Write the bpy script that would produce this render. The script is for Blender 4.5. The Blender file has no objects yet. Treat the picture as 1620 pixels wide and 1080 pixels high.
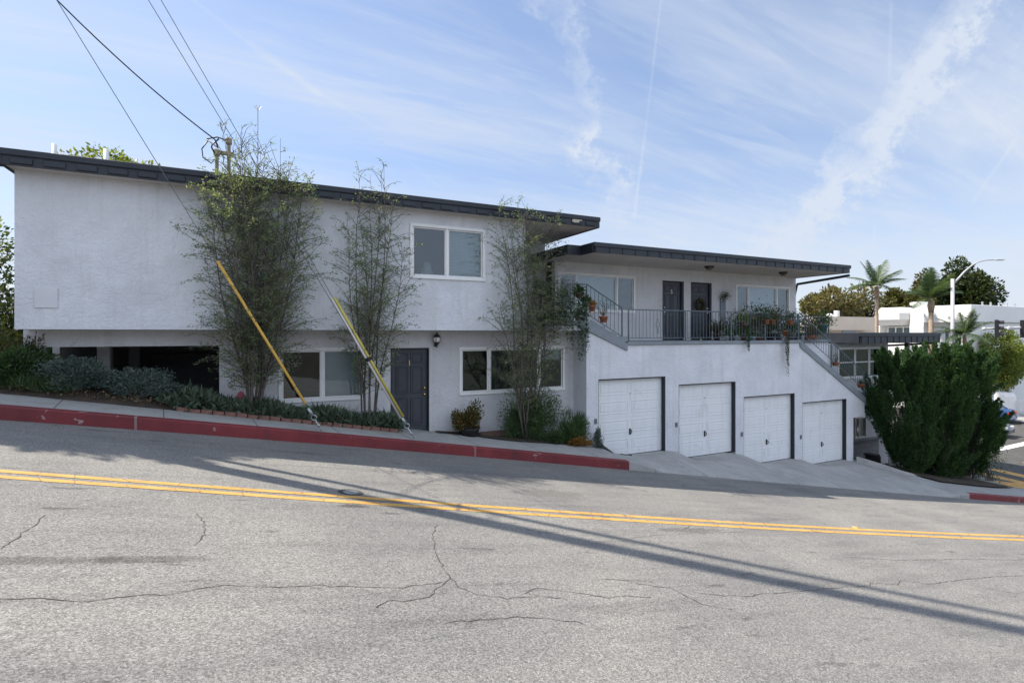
import bpy, math, random
import numpy as np
from mathutils import Vector, Matrix
SUN_EL, SUN_AZ, SUN_E, SKY_E, EXPO, CLOUD = 51.0, -53.5, 4.4, .135, .87, (2.9, 3.2, 3.7)
random.seed(7); RNG = np.random.default_rng(7)
scene = bpy.context.scene
COL = scene.collection
# ------------------------------------------------------------------ camera model (world = building axes, camera at origin height 0)
TH = math.radians(26.35); S, C_, F = math.sin(TH), math.cos(TH), 844.0
def ray(px, py):
    u = (px-810)/F; v = (527-py)/F
    return Vector((S+u*C_, C_-u*S, v))
def PY(px, py, Y):
    r = ray(px, py); return r*(Y/r.y)
def PT(px, py, t): return ray(px, py)*t
# ------------------------------------------------------------------ materials
MATS = {}
def new_mat(name):
    m = bpy.data.materials.new(name); m.use_nodes = True
    nt = m.node_tree; b = nt.nodes['Principled BSDF']
    MATS[name] = m
    return m, nt, b
def N(nt, t, **kw):
    n = nt.nodes.new(t)
    for k, v in kw.items():
        if k in n.inputs: n.inputs[k].default_value = v
        else: setattr(n, k, v)
    return n
def ramp(nt, fac, stops):
    r = nt.nodes.new('ShaderNodeValToRGB'); e = r.color_ramp.elements
    while len(e) < len(stops): e.new(0.5)
    for i, (p, c) in enumerate(stops):
        e[i].position = p; e[i].color = (c[0], c[1], c[2], 1) if not isinstance(c, (int, float)) else (c, c, c, 1)
    nt.links.new(fac, r.inputs[0]); return r
def mixc(nt, a, b, fac, mode='MIX'):
    m = nt.nodes.new('ShaderNodeMix'); m.data_type = 'RGBA'; m.blend_type = mode
    for s, v in ((0, fac), (6, a), (7, b)):
        if hasattr(v, 'is_linked') or hasattr(v, 'links'): nt.links.new(v, m.inputs[s])
        else: m.inputs[s].default_value = v if s == 0 else (v[0], v[1], v[2], 1)
    return m.outputs[2]
def math_(nt, op, a, b=0.0, c=0.0, clamp=False):
    m = nt.nodes.new('ShaderNodeMath'); m.operation = op; m.use_clamp = clamp
    for i, v in enumerate((a, b, c)):
        if hasattr(v, 'links'): nt.links.new(v, m.inputs[i])
        else: m.inputs[i].default_value = v
    return m.outputs[0]
def geo_pos(nt): return N(nt, 'ShaderNodeNewGeometry').outputs['Position']
def noise(nt, vec, scale, detail=4, rough=.55, dist=0):
    n = N(nt, 'ShaderNodeTexNoise', Scale=scale, Detail=detail, Roughness=rough, Distortion=dist)
    nt.links.new(vec, n.inputs['Vector']); return n.outputs[0]
def simple(name, col, rough=.6, var=.12, vscale=3.0, bump=0, bscale=40, metallic=0, spec=.4):
    m, nt, b = new_mat(name); tc = N(nt, 'ShaderNodeTexCoord').outputs['Object']
    n = noise(nt, tc, vscale, 5)
    k0 = [max(0, c*(1-var)) for c in col]; k1 = [c*(1+var) for c in col]
    r = ramp(nt, n, [(.3, k0), (.7, k1)])
    nt.links.new(r.outputs[0], b.inputs['Base Color'])
    b.inputs['Roughness'].default_value = rough; b.inputs['Metallic'].default_value = metallic
    b.inputs['Specular IOR Level'].default_value = spec
    if bump:
        n2 = noise(nt, tc, bscale, 6, .6)
        bp = N(nt, 'ShaderNodeBump', Strength=bump, Distance=.02); nt.links.new(n2, bp.inputs['Height'])
        nt.links.new(bp.outputs[0], b.inputs['Normal'])
    return m
def stucco(name, col):
    m, nt, b = new_mat(name); p = geo_pos(nt)
    big = noise(nt, p, .9, 5, .6, .4); mid = noise(nt, p, 4.2, 6, .62, 1.2); fine = noise(nt, p, 26, 5, .6)
    trow = noise(nt, p, 4.6, 3, .5, 2.2)
    c = mixc(nt, [x*.84 for x in col], [x*1.06 for x in col], ramp(nt, big, [(.3, 0), (.72, 1)]).outputs[0])
    c = mixc(nt, c, [x*.86 for x in col], ramp(nt, mid, [(.56, 0), (.7, .55)]).outputs[0])
    # vertical grime streaks that start under the eaves
    mp = N(nt, 'ShaderNodeMapping'); mp.inputs['Scale'].default_value = (3.2, 3.2, .16); nt.links.new(p, mp.inputs[0])
    st = noise(nt, mp.outputs[0], 1.6, 4, .65)
    c = mixc(nt, c, [x*.72 for x in (col[0], col[1]*.97, col[2]*.9)], ramp(nt, st, [(.52, 0), (.74, .42)]).outputs[0])
    wv = N(nt, 'ShaderNodeVectorMath', operation='ADD'); nt.links.new(p, wv.inputs[0]); nz = N(nt, 'ShaderNodeTexNoise', Scale=1.7, Detail=5.0); nt.links.new(p, nz.inputs['Vector']); nt.links.new(nz.outputs['Color'], wv.inputs[1])
    vc = N(nt, 'ShaderNodeTexVoronoi', feature='DISTANCE_TO_EDGE', Scale=.42); nt.links.new(wv.outputs[0], vc.inputs['Vector'])
    ck = math_(nt, 'MULTIPLY', ramp(nt, vc.outputs['Distance'], [(0, 1), (.0035, 0)]).outputs[0], ramp(nt, noise(nt, p, .6, 2), [(.5, 0), (.6, .45)]).outputs[0])
    c = mixc(nt, c, [x*.45 for x in col], ck)
    nt.links.new(c, b.inputs['Base Color']); b.inputs['Roughness'].default_value = .88; b.inputs['Specular IOR Level'].default_value = .2
    tr = ramp(nt, trow, [(.40, 0), (.5, 1), (.6, .35)]).outputs[0]
    h = math_(nt, 'ADD', math_(nt, 'MULTIPLY', fine, .5), math_(nt, 'MULTIPLY', tr, .55))
    h = math_(nt, 'ADD', h, math_(nt, 'MULTIPLY', mid, 1.1))
    bp = N(nt, 'ShaderNodeBump', Strength=.42, Distance=.028); nt.links.new(h, bp.inputs['Height'])
    nt.links.new(bp.outputs[0], b.inputs['Normal']); return m
def leafmat(name, cols, trans=.25, rough=.5):
    m, nt, b = new_mat(name)
    g = N(nt, 'ShaderNodeNewGeometry')
    n = noise(nt, g.outputs['Position'], 1.4, 3)
    f = math_(nt, 'ADD', math_(nt, 'MULTIPLY', g.outputs['Random Per Island'], .65), math_(nt, 'MULTIPLY', n, .35))
    k = len(cols)
    r = ramp(nt, f, [(.12+.76*i/(k-1), c) for i, c in enumerate(cols)])
    nt.links.new(r.outputs[0], b.inputs['Base Color']); b.inputs['Roughness'].default_value = rough
    b.inputs['Specular IOR Level'].default_value = .3
    t = N(nt, 'ShaderNodeBsdfTranslucent'); nt.links.new(mixc(nt, r.outputs[0], (2.5, 2.5, 1.1), 1.0, 'MULTIPLY'), t.inputs[0])
    mx = N(nt, 'ShaderNodeMixShader'); mx.inputs[0].default_value = trans
    nt.links.new(b.outputs[0], mx.inputs[1]); nt.links.new(t.outputs[0], mx.inputs[2])
    nt.links.new(mx.outputs[0], nt.nodes['Material Output'].inputs[0]); return m

STUC = stucco('stucco_white', (.665, .68, .715))
STUC_L = stucco('stucco_lower', (.64, .64, .655))
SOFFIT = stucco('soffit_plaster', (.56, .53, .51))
FAR_W = simple('far_white_stucco', (.74, .73, .71), .9, .05, .5)
FAR_B = simple('far_beige_stucco', (.52, .45, .38), .9, .06, .5)
CHAR = simple('charcoal_paint', (.022, .027, .036), .5, .25, 2.5, .15, 30)
ROOFTOP = simple('roof_membrane', (.05, .05, .055), .9, .3, 1.5, .3, 60)
DOORP = simple('door_paint', (.050, .055, .068), .45, .12, 4, .08, 25)
STEEL = simple('grey_blue_steel', (.10, .125, .145), .5, .2, 6)
CONGREY = simple('painted_grey_concrete', (.20, .225, .25), .75, .15, 3, .2, 30)
WHITEP = simple('white_paint', (.74, .74, .73), .5, .05, 3, .05, 30)
VINYL = simple('white_vinyl', (.78, .78, .77), .4, .04, 4)
BRASS = simple('brass', (.7, .5, .18), .25, .1, 4, metallic=1)
CHROME = simple('chrome', (.7, .7, .7), .2, .1, 4, metallic=1)
GALV = simple('galvanised', (.42, .43, .44), .45, .2, 8, metallic=.7)
DARKM = simple('dark_metal', (.03, .03, .035), .5, .2, 5)
JAMB = simple('dark_jamb', (.022, .026, .033), .6, .2, 5)
TERRA = simple('terracotta', (.27, .105, .062), .8, .25, 12, .2, 50)
POTW = simple('pale_pot', (.55, .56, .58), .6, .15, 12)
POTG = simple('grey_pot', (.14, .15, .16), .6, .2, 12)
POTT = simple('teal_pot', (.03, .22, .26), .35, .2, 12)
POTB = simple('brown_pot', (.10, .06, .045), .7, .3, 12)
SOIL = simple('soil', (.055, .042, .032), .95, .45, 4, .8, 18)
BARK = simple('grey_bark', (.115, .10, .088), .9, .35, 9, .6, 40)
PALMB = simple('palm_bark', (.30, .22, .16), .9, .25, 7, .5, 25)
BRICK = simple('edging_brick', (.19, .10, .078), .85, .3, 9, .4, 40)
ORANGE = simple('orange_guard', (.78, .42, .08), .45, .1, 5)
YELLOWG = simple('olive_yellow_guard', (.52, .44, .09), .45, .12, 5)
WHITEG = simple('white_guard', (.62, .59, .58), .45, .1, 5)
CABLE = simple('black_cable', (.015, .015, .017), .5, .1, 5)
WOOD = simple('pole_wood', (.14, .10, .07), .9, .3, 4, .4, 30)
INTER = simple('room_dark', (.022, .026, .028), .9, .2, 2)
BLIND = simple('pale_blind', (.74, .80, .83), .8, .05, 1.2)
CURT = simple('grey_curtain', (.16, .19, .19), .9, .25, 5)
WIREM = simple('wire_grey', (.11, .11, .115), .6, .1, 5)
BLOCK = simple('grey_block', (.24, .24, .25), .9, .12, 2.5, .3, 30)
LIGHTG = simple('frosted_glass', (.75, .75, .72), .3, .05, 5)
def blockwall(name, col):
    m, nt, b = new_mat(name); p = geo_pos(nt)
    mp = N(nt, 'ShaderNodeMapping'); mp.inputs['Rotation'].default_value = (math.radians(90), 0, 0); nt.links.new(p, mp.inputs[0])
    br = N(nt, 'ShaderNodeTexBrick', Scale=1.0); br.inputs['Brick Width'].default_value = .4; br.inputs['Row Height'].default_value = .2
    br.inputs['Mortar Size'].default_value = .008
    for i, k in ((1, 1), (2, .85), (3, .6)): br.inputs[i].default_value = (col[0]*k, col[1]*k, col[2]*k, 1)
    nt.links.new(mp.outputs[0], br.inputs[0])
    nt.links.new(br.outputs[0], b.inputs['Base Color']); b.inputs['Roughness'].default_value = .9; return m
BLOCKW = blockwall('block_wall', (.30, .30, .31))
# glass: fresnel mix of mirror and clear
def glass(name, tint, refl=1.0):
    m, nt, b = new_mat(name); nt.nodes.remove(b)
    tr = N(nt, 'ShaderNodeBsdfTransparent'); tr.inputs[0].default_value = (*tint, 1)
    gl = N(nt, 'ShaderNodeBsdfGlossy', Roughness=.015); gl.inputs[0].default_value = (refl*.86, refl*.95, refl, 1)
    fr = N(nt, 'ShaderNodeFresnel', IOR=1.95)
    p = geo_pos(nt); n = noise(nt, p, 1.3, 2); bp = N(nt, 'ShaderNodeBump', Strength=.12, Distance=.02)
    nt.links.new(n, bp.inputs['Height']); nt.links.new(bp.outputs[0], gl.inputs['Normal'])
    mx = N(nt, 'ShaderNodeMixShader'); nt.links.new(fr.outputs[0], mx.inputs[0])
    nt.links.new(tr.outputs[0], mx.inputs[1]); nt.links.new(gl.outputs[0], mx.inputs[2])
    nt.links.new(mx.outputs[0], nt.nodes['Material Output'].inputs[0]); return m
GLASS = glass('window_glass', (.72, .78, .78))
CARGLASS = simple('car_glass', (.02, .025, .03), .05, .1, 3, spec=.8)

# ------------------------------------------------------------------ mesh builder
class MB:
    def __init__(s): s.v = []; s.f = []
    def add(s, vs, fs):
        o = len(s.v); s.v += [tuple(v) for v in vs]; s.f += [tuple(i+o for i in f) for f in fs]; return s
    def quad(s, a, b, c, d): return s.add([a, b, c, d], [(0, 1, 2, 3)])
    def box(s, x0, x1, y0, y1, z0, z1):
        return s.add([(x0,y0,z0),(x1,y0,z0),(x1,y1,z0),(x0,y1,z0),(x0,y0,z1),(x1,y0,z1),(x1,y1,z1),(x0,y1,z1)],
            [(0,3,2,1),(4,5,6,7),(0,1,5,4),(1,2,6,5),(2,3,7,6),(3,0,4,7)])
    def bbox(s, x0, x1, y0, y1, z0, z1, r=.01):      # box with chamfered edges
        import itertools
        vs = []; idx = {}
        lo = (x0, y0, z0); hi = (x1, y1, z1)
        for c in itertools.product((0, 1), repeat=3):
            for ax in range(3):
                p = [hi[i] if c[i] else lo[i] for i in range(3)]
                for i in range(3):
                    if i != ax: p[i] += -r if c[i] else r
                idx[(c, ax)] = len(vs); vs.append(p)
        fs = []
        for ax in range(3):
            a, b = [i for i in range(3) if i != ax]
            for sd in (0, 1):
                q = []
                for (i, j) in ((0,0),(1,0),(1,1),(0,1)):
                    c = [0]*3; c[ax] = sd; c[a] = i; c[b] = j; q.append(idx[(tuple(c), ax)])
                fs.append(q)
            for (i, j) in ((0,0),(1,0),(1,1),(0,1)):
                c0 = [0]*3; c0[a] = i; c0[b] = j; c1 = list(c0); c1[ax] = 1; c0 = tuple(c0); c1 = tuple(c1)
                fs.append([idx[(c0, a)], idx[(c1, a)], idx[(c1, b)], idx[(c0, b)]])
        for c in itertools.product((0, 1), repeat=3): fs.append([idx[(c, 0)], idx[(c, 1)], idx[(c, 2)]])
        return s.add(vs, fs)
    def prism(s, poly, y0, y1):                      # polygon in XZ extruded in Y
        n = len(poly)
        return s.add([(x, y0, z) for x, z in poly]+[(x, y1, z) for x, z in poly],
            [tuple(range(n)), tuple(range(2*n-1, n-1, -1))]+[(i, (i+1) % n, (i+1) % n+n, i+n)[::-1] for i in range(n)])
    def prismz(s, poly, z0, z1):
        n = len(poly)
        return s.add([(x, y, z0) for x, y in poly]+[(x, y, z1) for x, y in poly],
            [tuple(range(n))[::-1], tuple(range(n, 2*n))]+[(i, (i+1) % n, (i+1) % n+n, i+n) for i in range(n)])
    def tube(s, pts, r, n=8, caps=True):
        pts = [Vector(p) for p in pts]; k = len(pts)
        rs = r if isinstance(r, (list, tuple)) else [r]*k
        o = len(s.v); t0 = (pts[1]-pts[0]).normalized()
        ref = Vector((0, 0, 1)) if abs(t0.z) < .9 else Vector((1, 0, 0))
        a = t0.cross(ref).normalized()
        for i, p in enumerate(pts):
            t = (pts[min(i+1, k-1)]-pts[max(i-1, 0)]).normalized()
            a = (a-t*a.dot(t)).normalized(); b = t.cross(a)
            for j in range(n):
                an = 2*math.pi*j/n; s.v.append(tuple(p+(a*math.cos(an)+b*math.sin(an))*rs[i]))
        for i in range(k-1):
            for j in range(n):
                s.f.append((o+i*n+j, o+i*n+(j+1) % n, o+(i+1)*n+(j+1) % n, o+(i+1)*n+j))
        if caps: s.f.append(tuple(o+j for j in range(n))[::-1]); s.f.append(tuple(o+(k-1)*n+j for j in range(n)))
        return s
    def lathe(s, prof, n=14, c=(0, 0, 0)):
        o = len(s.v); k = len(prof)
        for r, z in prof:
            for j in range(n):
                an = 2*math.pi*j/n; s.v.append((c[0]+r*math.cos(an), c[1]+r*math.sin(an), c[2]+z))
        for i in range(k-1):
            for j in range(n): s.f.append((o+i*n+j, o+i*n+(j+1) % n, o+(i+1)*n+(j+1) % n, o+(i+1)*n+j))
        s.f.append(tuple(o+j for j in range(n))[::-1]); s.f.append(tuple(o+(k-1)*n+j for j in range(n))); return s
    def wall(s, x0, x1, z0, z1, y0, y1, holes=()):   # slab in XZ with rectangular holes
        xs = sorted({x0, x1, *[h[0] for h in holes], *[h[1] for h in holes]}); zs = sorted({z0, z1, *[h[2] for h in holes], *[h[3] for h in holes]})
        xs = [x for x in xs if x0 <= x <= x1]; zs = [z for z in zs if z0 <= z <= z1]
        def solid(i, j):
            if not (0 <= i < len(xs)-1 and 0 <= j < len(zs)-1): return False
            cx = (xs[i]+xs[i+1])/2; cz = (zs[j]+zs[j+1])/2
            return not any(h[0] < cx < h[1] and h[2] < cz < h[3] for h in holes)
        for i in range(len(xs)-1):
            for j in range(len(zs)-1):
                if not solid(i, j): continue
                a, b, c, d = xs[i], xs[i+1], zs[j], zs[j+1]
                s.quad((a,y0,c),(b,y0,c),(b,y0,d),(a,y0,d)); s.quad((a,y1,c),(a,y1,d),(b,y1,d),(b,y1,c))
                if not solid(i-1, j): s.quad((a,y0,c),(a,y0,d),(a,y1,d),(a,y1,c))
                if not solid(i+1, j): s.quad((b,y0,c),(b,y1,c),(b,y1,d),(b,y0,d))
                if not solid(i, j-1): s.quad((a,y0,c),(a,y1,c),(b,y1,c),(b,y0,c))
                if not solid(i, j+1): s.quad((a,y0,d),(b,y0,d),(b,y1,d),(a,y1,d))
        return s
    def build(s, name, m, parent=None, smooth=False):
        me = bpy.data.meshes.new(name); me.from_pydata(s.v, [], s.f); me.validate(); me.update()
        if smooth: me.polygons.foreach_set('use_smooth', [True]*len(me.polygons))
        me.materials.append(m); o = bpy.data.objects.new(name, me); COL.objects.link(o)
        if parent is not None:
            o.parent = parent
            if parent.type == 'EMPTY': o.matrix_parent_inverse = Matrix.Translation(-Vector(parent.location))
        return o
def npmesh(name, V, faces_per, m, parent=None, smooth=False):
    """V: (n*k,3) array of quads/tris, k = faces_per"""
    n = len(V)//faces_per; me = bpy.data.meshes.new(name)
    me.vertices.add(len(V)); me.vertices.foreach_set('co', np.ascontiguousarray(V, dtype=np.float32).ravel())
    me.loops.add(len(V)); me.loops.foreach_set('vertex_index', np.arange(len(V), dtype=np.int32))
    me.polygons.add(n); me.polygons.foreach_set('loop_start', np.arange(n, dtype=np.int32)*faces_per)
    me.polygons.foreach_set('loop_total', np.full(n, faces_per, dtype=np.int32))
    me.update(calc_edges=True); me.validate()
    me.materials.append(m); o = bpy.data.objects.new(name, me); COL.objects.link(o)
    if parent is not None:
        o.parent = parent
        if parent.type == 'EMPTY': o.matrix_parent_inverse = Matrix.Translation(-Vector(parent.location))
    return o
def leaves(P, size, asp=.4, up=.3, D=None, fold=0.0):
    """diamond leaves at points P; D = preferred directions; returns quad verts"""
    n = len(P); size = np.asarray(size)*np.ones(n)
    d = RNG.normal(size=(n, 3)); d[:, 2] += up
    if D is not None: d = d*.55+D*1.3
    d /= np.linalg.norm(d, axis=1)[:, None]
    r = RNG.normal(size=(n, 3)); w = np.cross(d, r); w /= np.linalg.norm(w, axis=1)[:, None]+1e-9
    L = size[:, None]; a = P; b = P+d*L*.45+w*L*asp*.5; c = P+d*L; e = P+d*L*.45-w*L*asp*.5
    return np.stack([a, b, c, e], 1).reshape(-1, 3)
def thing(name, label, cat, loc=(0, 0, 0), group=None):
    o = bpy.data.objects.new(name, None); COL.objects.link(o); o.location = loc; o.empty_display_size = .2
    o['label'] = label; o['category'] = cat
    if group: o['group'] = group
    return o
def tag(o, label, cat, group=None):
    o['label'] = label; o['category'] = cat
    if group: o['group'] = group
    return o
def struct(o, kind='structure'): o['kind'] = kind; return o
def dup(root, loc, rotz=0, label=None, scale=None):
    r = root.copy(); COL.objects.link(r); r.location = loc; r.rotation_euler = (0, 0, rotz)
    if scale: r.scale = (scale,)*3
    if label: r['label'] = label
    for ch in list(root.children):
        c = ch.copy(); COL.objects.link(c); c.parent = r
        for g in list(ch.children):
            d = g.copy(); COL.objects.link(d); d.parent = c
    return r
# ------------------------------------------------------------------ ground functions
_gp = [(0,663,11.0),(250,682,11.08),(500,703,11.18),(650,714,11.2),(750,722,11.1),(995,742,10.7),(1100,752,10.45),(1200,761,10.15),(1350,775,9.6),(1530,789,8.8),(1620,795,8.3)]
_g3 = [PY(*p) for p in _gp]
_px = np.array([p.x for p in _g3]); _cY = np.polyfit(_px, [p.y for p in _g3], 3); _cZ = np.polyfit(_px, [p.z for p in _g3], 3)
XL, XR = -3.6, 23.0
def YK(X):
    x = min(max(X, XL), XR); v = np.polyval(_cY, x)
    if X > XR: v += np.polyval(np.polyder(_cY), XR)*(X-XR)
    return float(v)
def ZG(X):
    x = min(max(X, XL), XR); v = np.polyval(_cZ, x)
    if X < XL: v += .17*(XL-max(X, -30))
    if X > XR: q = min(X-XR, 10); v += -.12*q+.006*q*q
    return float(v)
def ROADZ(X, Y):
    d = YK(X)-Y; return ZG(X)+.02*min(max(d, 0), 4.2)+.004*min(max(d-4.2, 0), 8)
def on_road(px, py):
    r = ray(px, py); lo, hi = 1.0, 90.0
    for _ in range(50):
        m = (lo+hi)/2; p = r*m
        if p.z > ROADZ(p.x, p.y): lo = m
        else: hi = m
    return r*lo
DOORS = [(8.72, 11.14, -3.50, -1.28), (11.66, 14.08, -3.82, -1.55), (14.45, 16.96, -4.34, -2.07), (17.37, 19.86, -4.68, -2.42)]
_bx = [-30, -3.6, 4.07, 8.3, 11.19, 14.11, 17.05, 19.78, 20.3, 24, 30]
_bz = [ZG(-30)+.26, ZG(-3.6)+.25, ZG(4.07)+.23, -3.03, -3.50, -3.88, -4.36, -4.68, -4.78, ZG(24)+.2, ZG(30)+.2]
def sm(a, b, x): t = min(max((x-a)/(b-a), 0), 1); return t*t*(3-2*t)
def KH(X):                                            # kerb height along the street
    if X < 14: return .22-.19*sm(8.66, 9.7, X)
    return .03+.15*sm(19.7, 20.7, X)
def WALKZ(X, Y):
    yk = YK(X); z0 = ZG(X)+KH(X); zb = float(np.interp(X, _bx, _bz))
    d = min(max((Y-yk)/(12.2-yk), 0), 1.3); z = z0+(zb-z0)*(d if KH(X) > .15 else min(1, d**.8))
    for (a, b, zd, _) in DOORS:
        w = sm(a-.12, a, X)*(1-sm(b, b+.12, X)); w *= sm(11.35, 12.1, Y)
        z += (min(z, zd-.004)-z)*w
    return z
def sheet(name, xs, ys_of, zf, m, parent=None):
    mb = MB(); k = len(ys_of(xs[0]))
    for x in xs:
        for y in ys_of(x): mb.v.append((x, y, zf(x, y)))
    for i in range(len(xs)-1):
        for j in range(k-1): mb.f.append((i*k+j, (i+1)*k+j, (i+1)*k+j+1, i*k+j+1))
    return mb.build(name, m, parent, True)
# asphalt
def asphalt(name, lo, hi, stains=()):
    m, nt, b = new_mat(name); p = geo_pos(nt)
    v = N(nt, 'ShaderNodeTexVoronoi', Scale=105.0); nt.links.new(p, v.inputs['Vector'])
    sp = N(nt, 'ShaderNodeSeparateColor'); nt.links.new(v.outputs['Color'], sp.inputs[0])
    agg = ramp(nt, sp.outputs[0], [(.0, lo*.72), (.5, (lo+hi)/2), (.88, hi*1.05), (1, hi*1.35)]).outputs[0]
    fine = ramp(nt, noise(nt, p, 45, 5, .7), [(.3, .80), (.7, 1.14)]).outputs[0]
    c = mixc(nt, agg, fine, .8, 'MULTIPLY')
    c = mixc(nt, c, (1.03, 1.0, .955), 1.0, 'MULTIPLY')
    big = ramp(nt, noise(nt, p, .45, 5, .6, .6), [(.3, (.80, .80, .80)), (.7, (1.12, 1.10, 1.06))]).outputs[0]
    c = mixc(nt, c, big, 1.0, 'MULTIPLY')
    mp = N(nt, 'ShaderNodeMapping'); mp.inputs['Scale'].default_value = (.35, 2.4, 1); mp.inputs['Rotation'].default_value = (0, 0, .15); nt.links.new(p, mp.inputs[0])
    str_ = ramp(nt, noise(nt, mp.outputs[0], 1.3, 5, .6), [(.5, (1, 1, 1)), (.76, (.74, .74, .75))]).outputs[0]
    c = mixc(nt, c, str_, 1.0, 'MULTIPLY')
    mp2 = N(nt, 'ShaderNodeMapping'); mp2.inputs['Scale'].default_value = (2.2, 7, 1); mp2.inputs['Rotation'].default_value = (0, 0, .15); nt.links.new(p, mp2.inputs[0])
    sc = ramp(nt, noise(nt, mp2.outputs[0], 1.0, 4, .55), [(.63, (1, 1, 1)), (.71, (.64, .64, .65))]).outputs[0]
    c = mixc(nt, c, sc, 1.0, 'MULTIPLY')
    sx = N(nt, 'ShaderNodeSeparateXYZ'); nt.links.new(p, sx.inputs[0])
    wob = math_(nt, 'MULTIPLY', math_(nt, 'SUBTRACT', noise(nt, p, 5, 5, .7), .5), 1.6)
    for (ax, ay, rx, ry, k) in stains:                # oil and tyre marks, each an ellipse with a rough outline
        dx = math_(nt, 'DIVIDE', math_(nt, 'SUBTRACT', sx.outputs[0], ax), rx); dy = math_(nt, 'DIVIDE', math_(nt, 'SUBTRACT', sx.outputs[1], ay), ry)
        q = math_(nt, 'SQRT', math_(nt, 'ADD', math_(nt, 'MULTIPLY', dx, dx), math_(nt, 'MULTIPLY', dy, dy)))
        q = math_(nt, 'ADD', q, wob)
        c = mixc(nt, c, ramp(nt, q, [(.6, (k, k, k)), (1.1, (1, 1, 1))]).outputs[0], 1.0, 'MULTIPLY')
    nt.links.new(c, b.inputs['Base Color']); b.inputs['Roughness'].default_value = .85; b.inputs['Specular IOR Level'].default_value = .25
    h = math_(nt, 'ADD', v.outputs['Distance'], math_(nt, 'MULTIPLY', noise(nt, p, 70, 3, .6), .6))
    bp = N(nt, 'ShaderNodeBump', Strength=.4, Distance=.006); nt.links.new(h, bp.inputs['Height']); nt.links.new(bp.outputs[0], b.inputs['Normal'])
    return m
st = []
for (a, b_, rx, ry, k) in [(60, 886, .75, .10, .62), (225, 884, .5, .09, .66), (870, 780, .9, .35, .75), (560, 800, .22, .09, .45), (1090, 838, .7, .12, .7), (150, 680, .22, .06, .6), (1010, 960, .8, .15, .85)]:
    p = on_road(a, b_); st.append((p.x, p.y, rx, ry, k))
ASPH = asphalt('asphalt_old', .165, .265, st)
ASPH2 = asphalt('asphalt_dark', .075, .11)
def concrete(name, col, joint=1.52, jy=True):
    m, nt, b = new_mat(name); p = geo_pos(nt)
    c = ramp(nt, noise(nt, p, 1.2, 6, .62, .5), [(.3, [x*.80 for x in col]), (.7, [x*1.1 for x in col])]).outputs[0]
    c = mixc(nt, c, ramp(nt, noise(nt, p, 60, 4, .6), [(.3, .8), (.7, 1.12)]).outputs[0], 1.0, 'MULTIPLY')
    c = mixc(nt, c, ramp(nt, noise(nt, p, 5, 6, .7, 1), [(.58, (1, 1, 1)), (.72, (.72, .70, .68))]).outputs[0], 1.0, 'MULTIPLY')
    sx = N(nt, 'ShaderNodeSeparateXYZ'); nt.links.new(p, sx.inputs[0])
    f = math_(nt, 'FRACT', math_(nt, 'DIVIDE', math_(nt, 'ADD', sx.outputs[0], math_(nt, 'MULTIPLY', sx.outputs[1], .12)), joint))
    j = math_(nt, 'LESS_THAN', f, .012)
    c = mixc(nt, c, [x*.35 for x in col], j); nt.links.new(c, b.inputs['Base Color'])
    b.inputs['Roughness'].default_value = .85; b.inputs['Specular IOR Level'].default_value = .25
    bp = N(nt, 'ShaderNodeBump', Strength=.3, Distance=.008); nt.links.new(noise(nt, p, 40, 5, .7), bp.inputs['Height']); nt.links.new(bp.outputs[0], b.inputs['Normal'])
    return m
CONC = concrete('sidewalk_concrete', (.37, .365, .35))
def redkerb():
    m, nt, b = new_mat('red_kerb_paint'); p = geo_pos(nt)
    c = ramp(nt, noise(nt, p, 1.5, 5, .65), [(.3, (.12, .016, .020)), (.7, (.225, .028, .033))]).outputs[0]
    chip = ramp(nt, noise(nt, p, 5.0, 7, .72, .8), [(.645, 0), (.67, 1)]).outputs[0]
    c = mixc(nt, c, (.36, .33, .31), math_(nt, 'MULTIPLY', chip, .8))
    mp = N(nt, 'ShaderNodeMapping'); mp.inputs['Scale'].default_value = (7, 7, .5); nt.links.new(p, mp.inputs[0])
    c = mixc(nt, c, (.05, .03, .03), ramp(nt, noise(nt, mp.outputs[0], 1, 5, .65), [(.55, 0), (.78, .7)]).outputs[0])
    sx = N(nt, 'ShaderNodeSeparateXYZ'); nt.links.new(p, sx.inputs[0])
    f = math_(nt, 'FRACT', math_(nt, 'DIVIDE', math_(nt, 'ADD', sx.outputs[0], 1.75), 6.3)); c = mixc(nt, c, (.24, .15, .145), math_(nt, 'LESS_THAN', f, .006))
    nt.links.new(c, b.inputs['Base Color']); b.inputs['Roughness'].default_value = .6; return m
REDK = redkerb()
def yellowpaint():
    m, nt, b = new_mat('worn_yellow_paint'); p = geo_pos(nt)
    c = ramp(nt, noise(nt, p, 3, 5, .65), [(.3, (.46, .25, .055)), (.7, (.60, .35, .10))]).outputs[0]
    w = ramp(nt, noise(nt, p, 26, 6, .75), [(.60, 0), (.68, 1)]).outputs[0]
    c = mixc(nt, c, (.17, .165, .155), math_(nt, 'MULTIPLY', w, .75))
    v = N(nt, 'ShaderNodeTexVoronoi', feature='DISTANCE_TO_EDGE', Scale=2.3); nt.links.new(p, v.inputs['Vector'])
    c = mixc(nt, c, (.12, .10, .08), ramp(nt, v.outputs['Distance'], [(.0, .9), (.022, 0)]).outputs[0])
    nt.links.new(c, b.inputs['Base Color']); b.inputs['Roughness'].default_value = .75; return m
YELP = yellowpaint()
WHTP = simple('white_road_paint', (.62, .62, .60), .8, .15, 2)
CRACK = simple('crack_dark', (.062, .058, .053), .95, .3, 5)
GRND = simple('dry_ground', (.060, .065, .045), .95, .3, .6, .3, 6)

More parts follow.
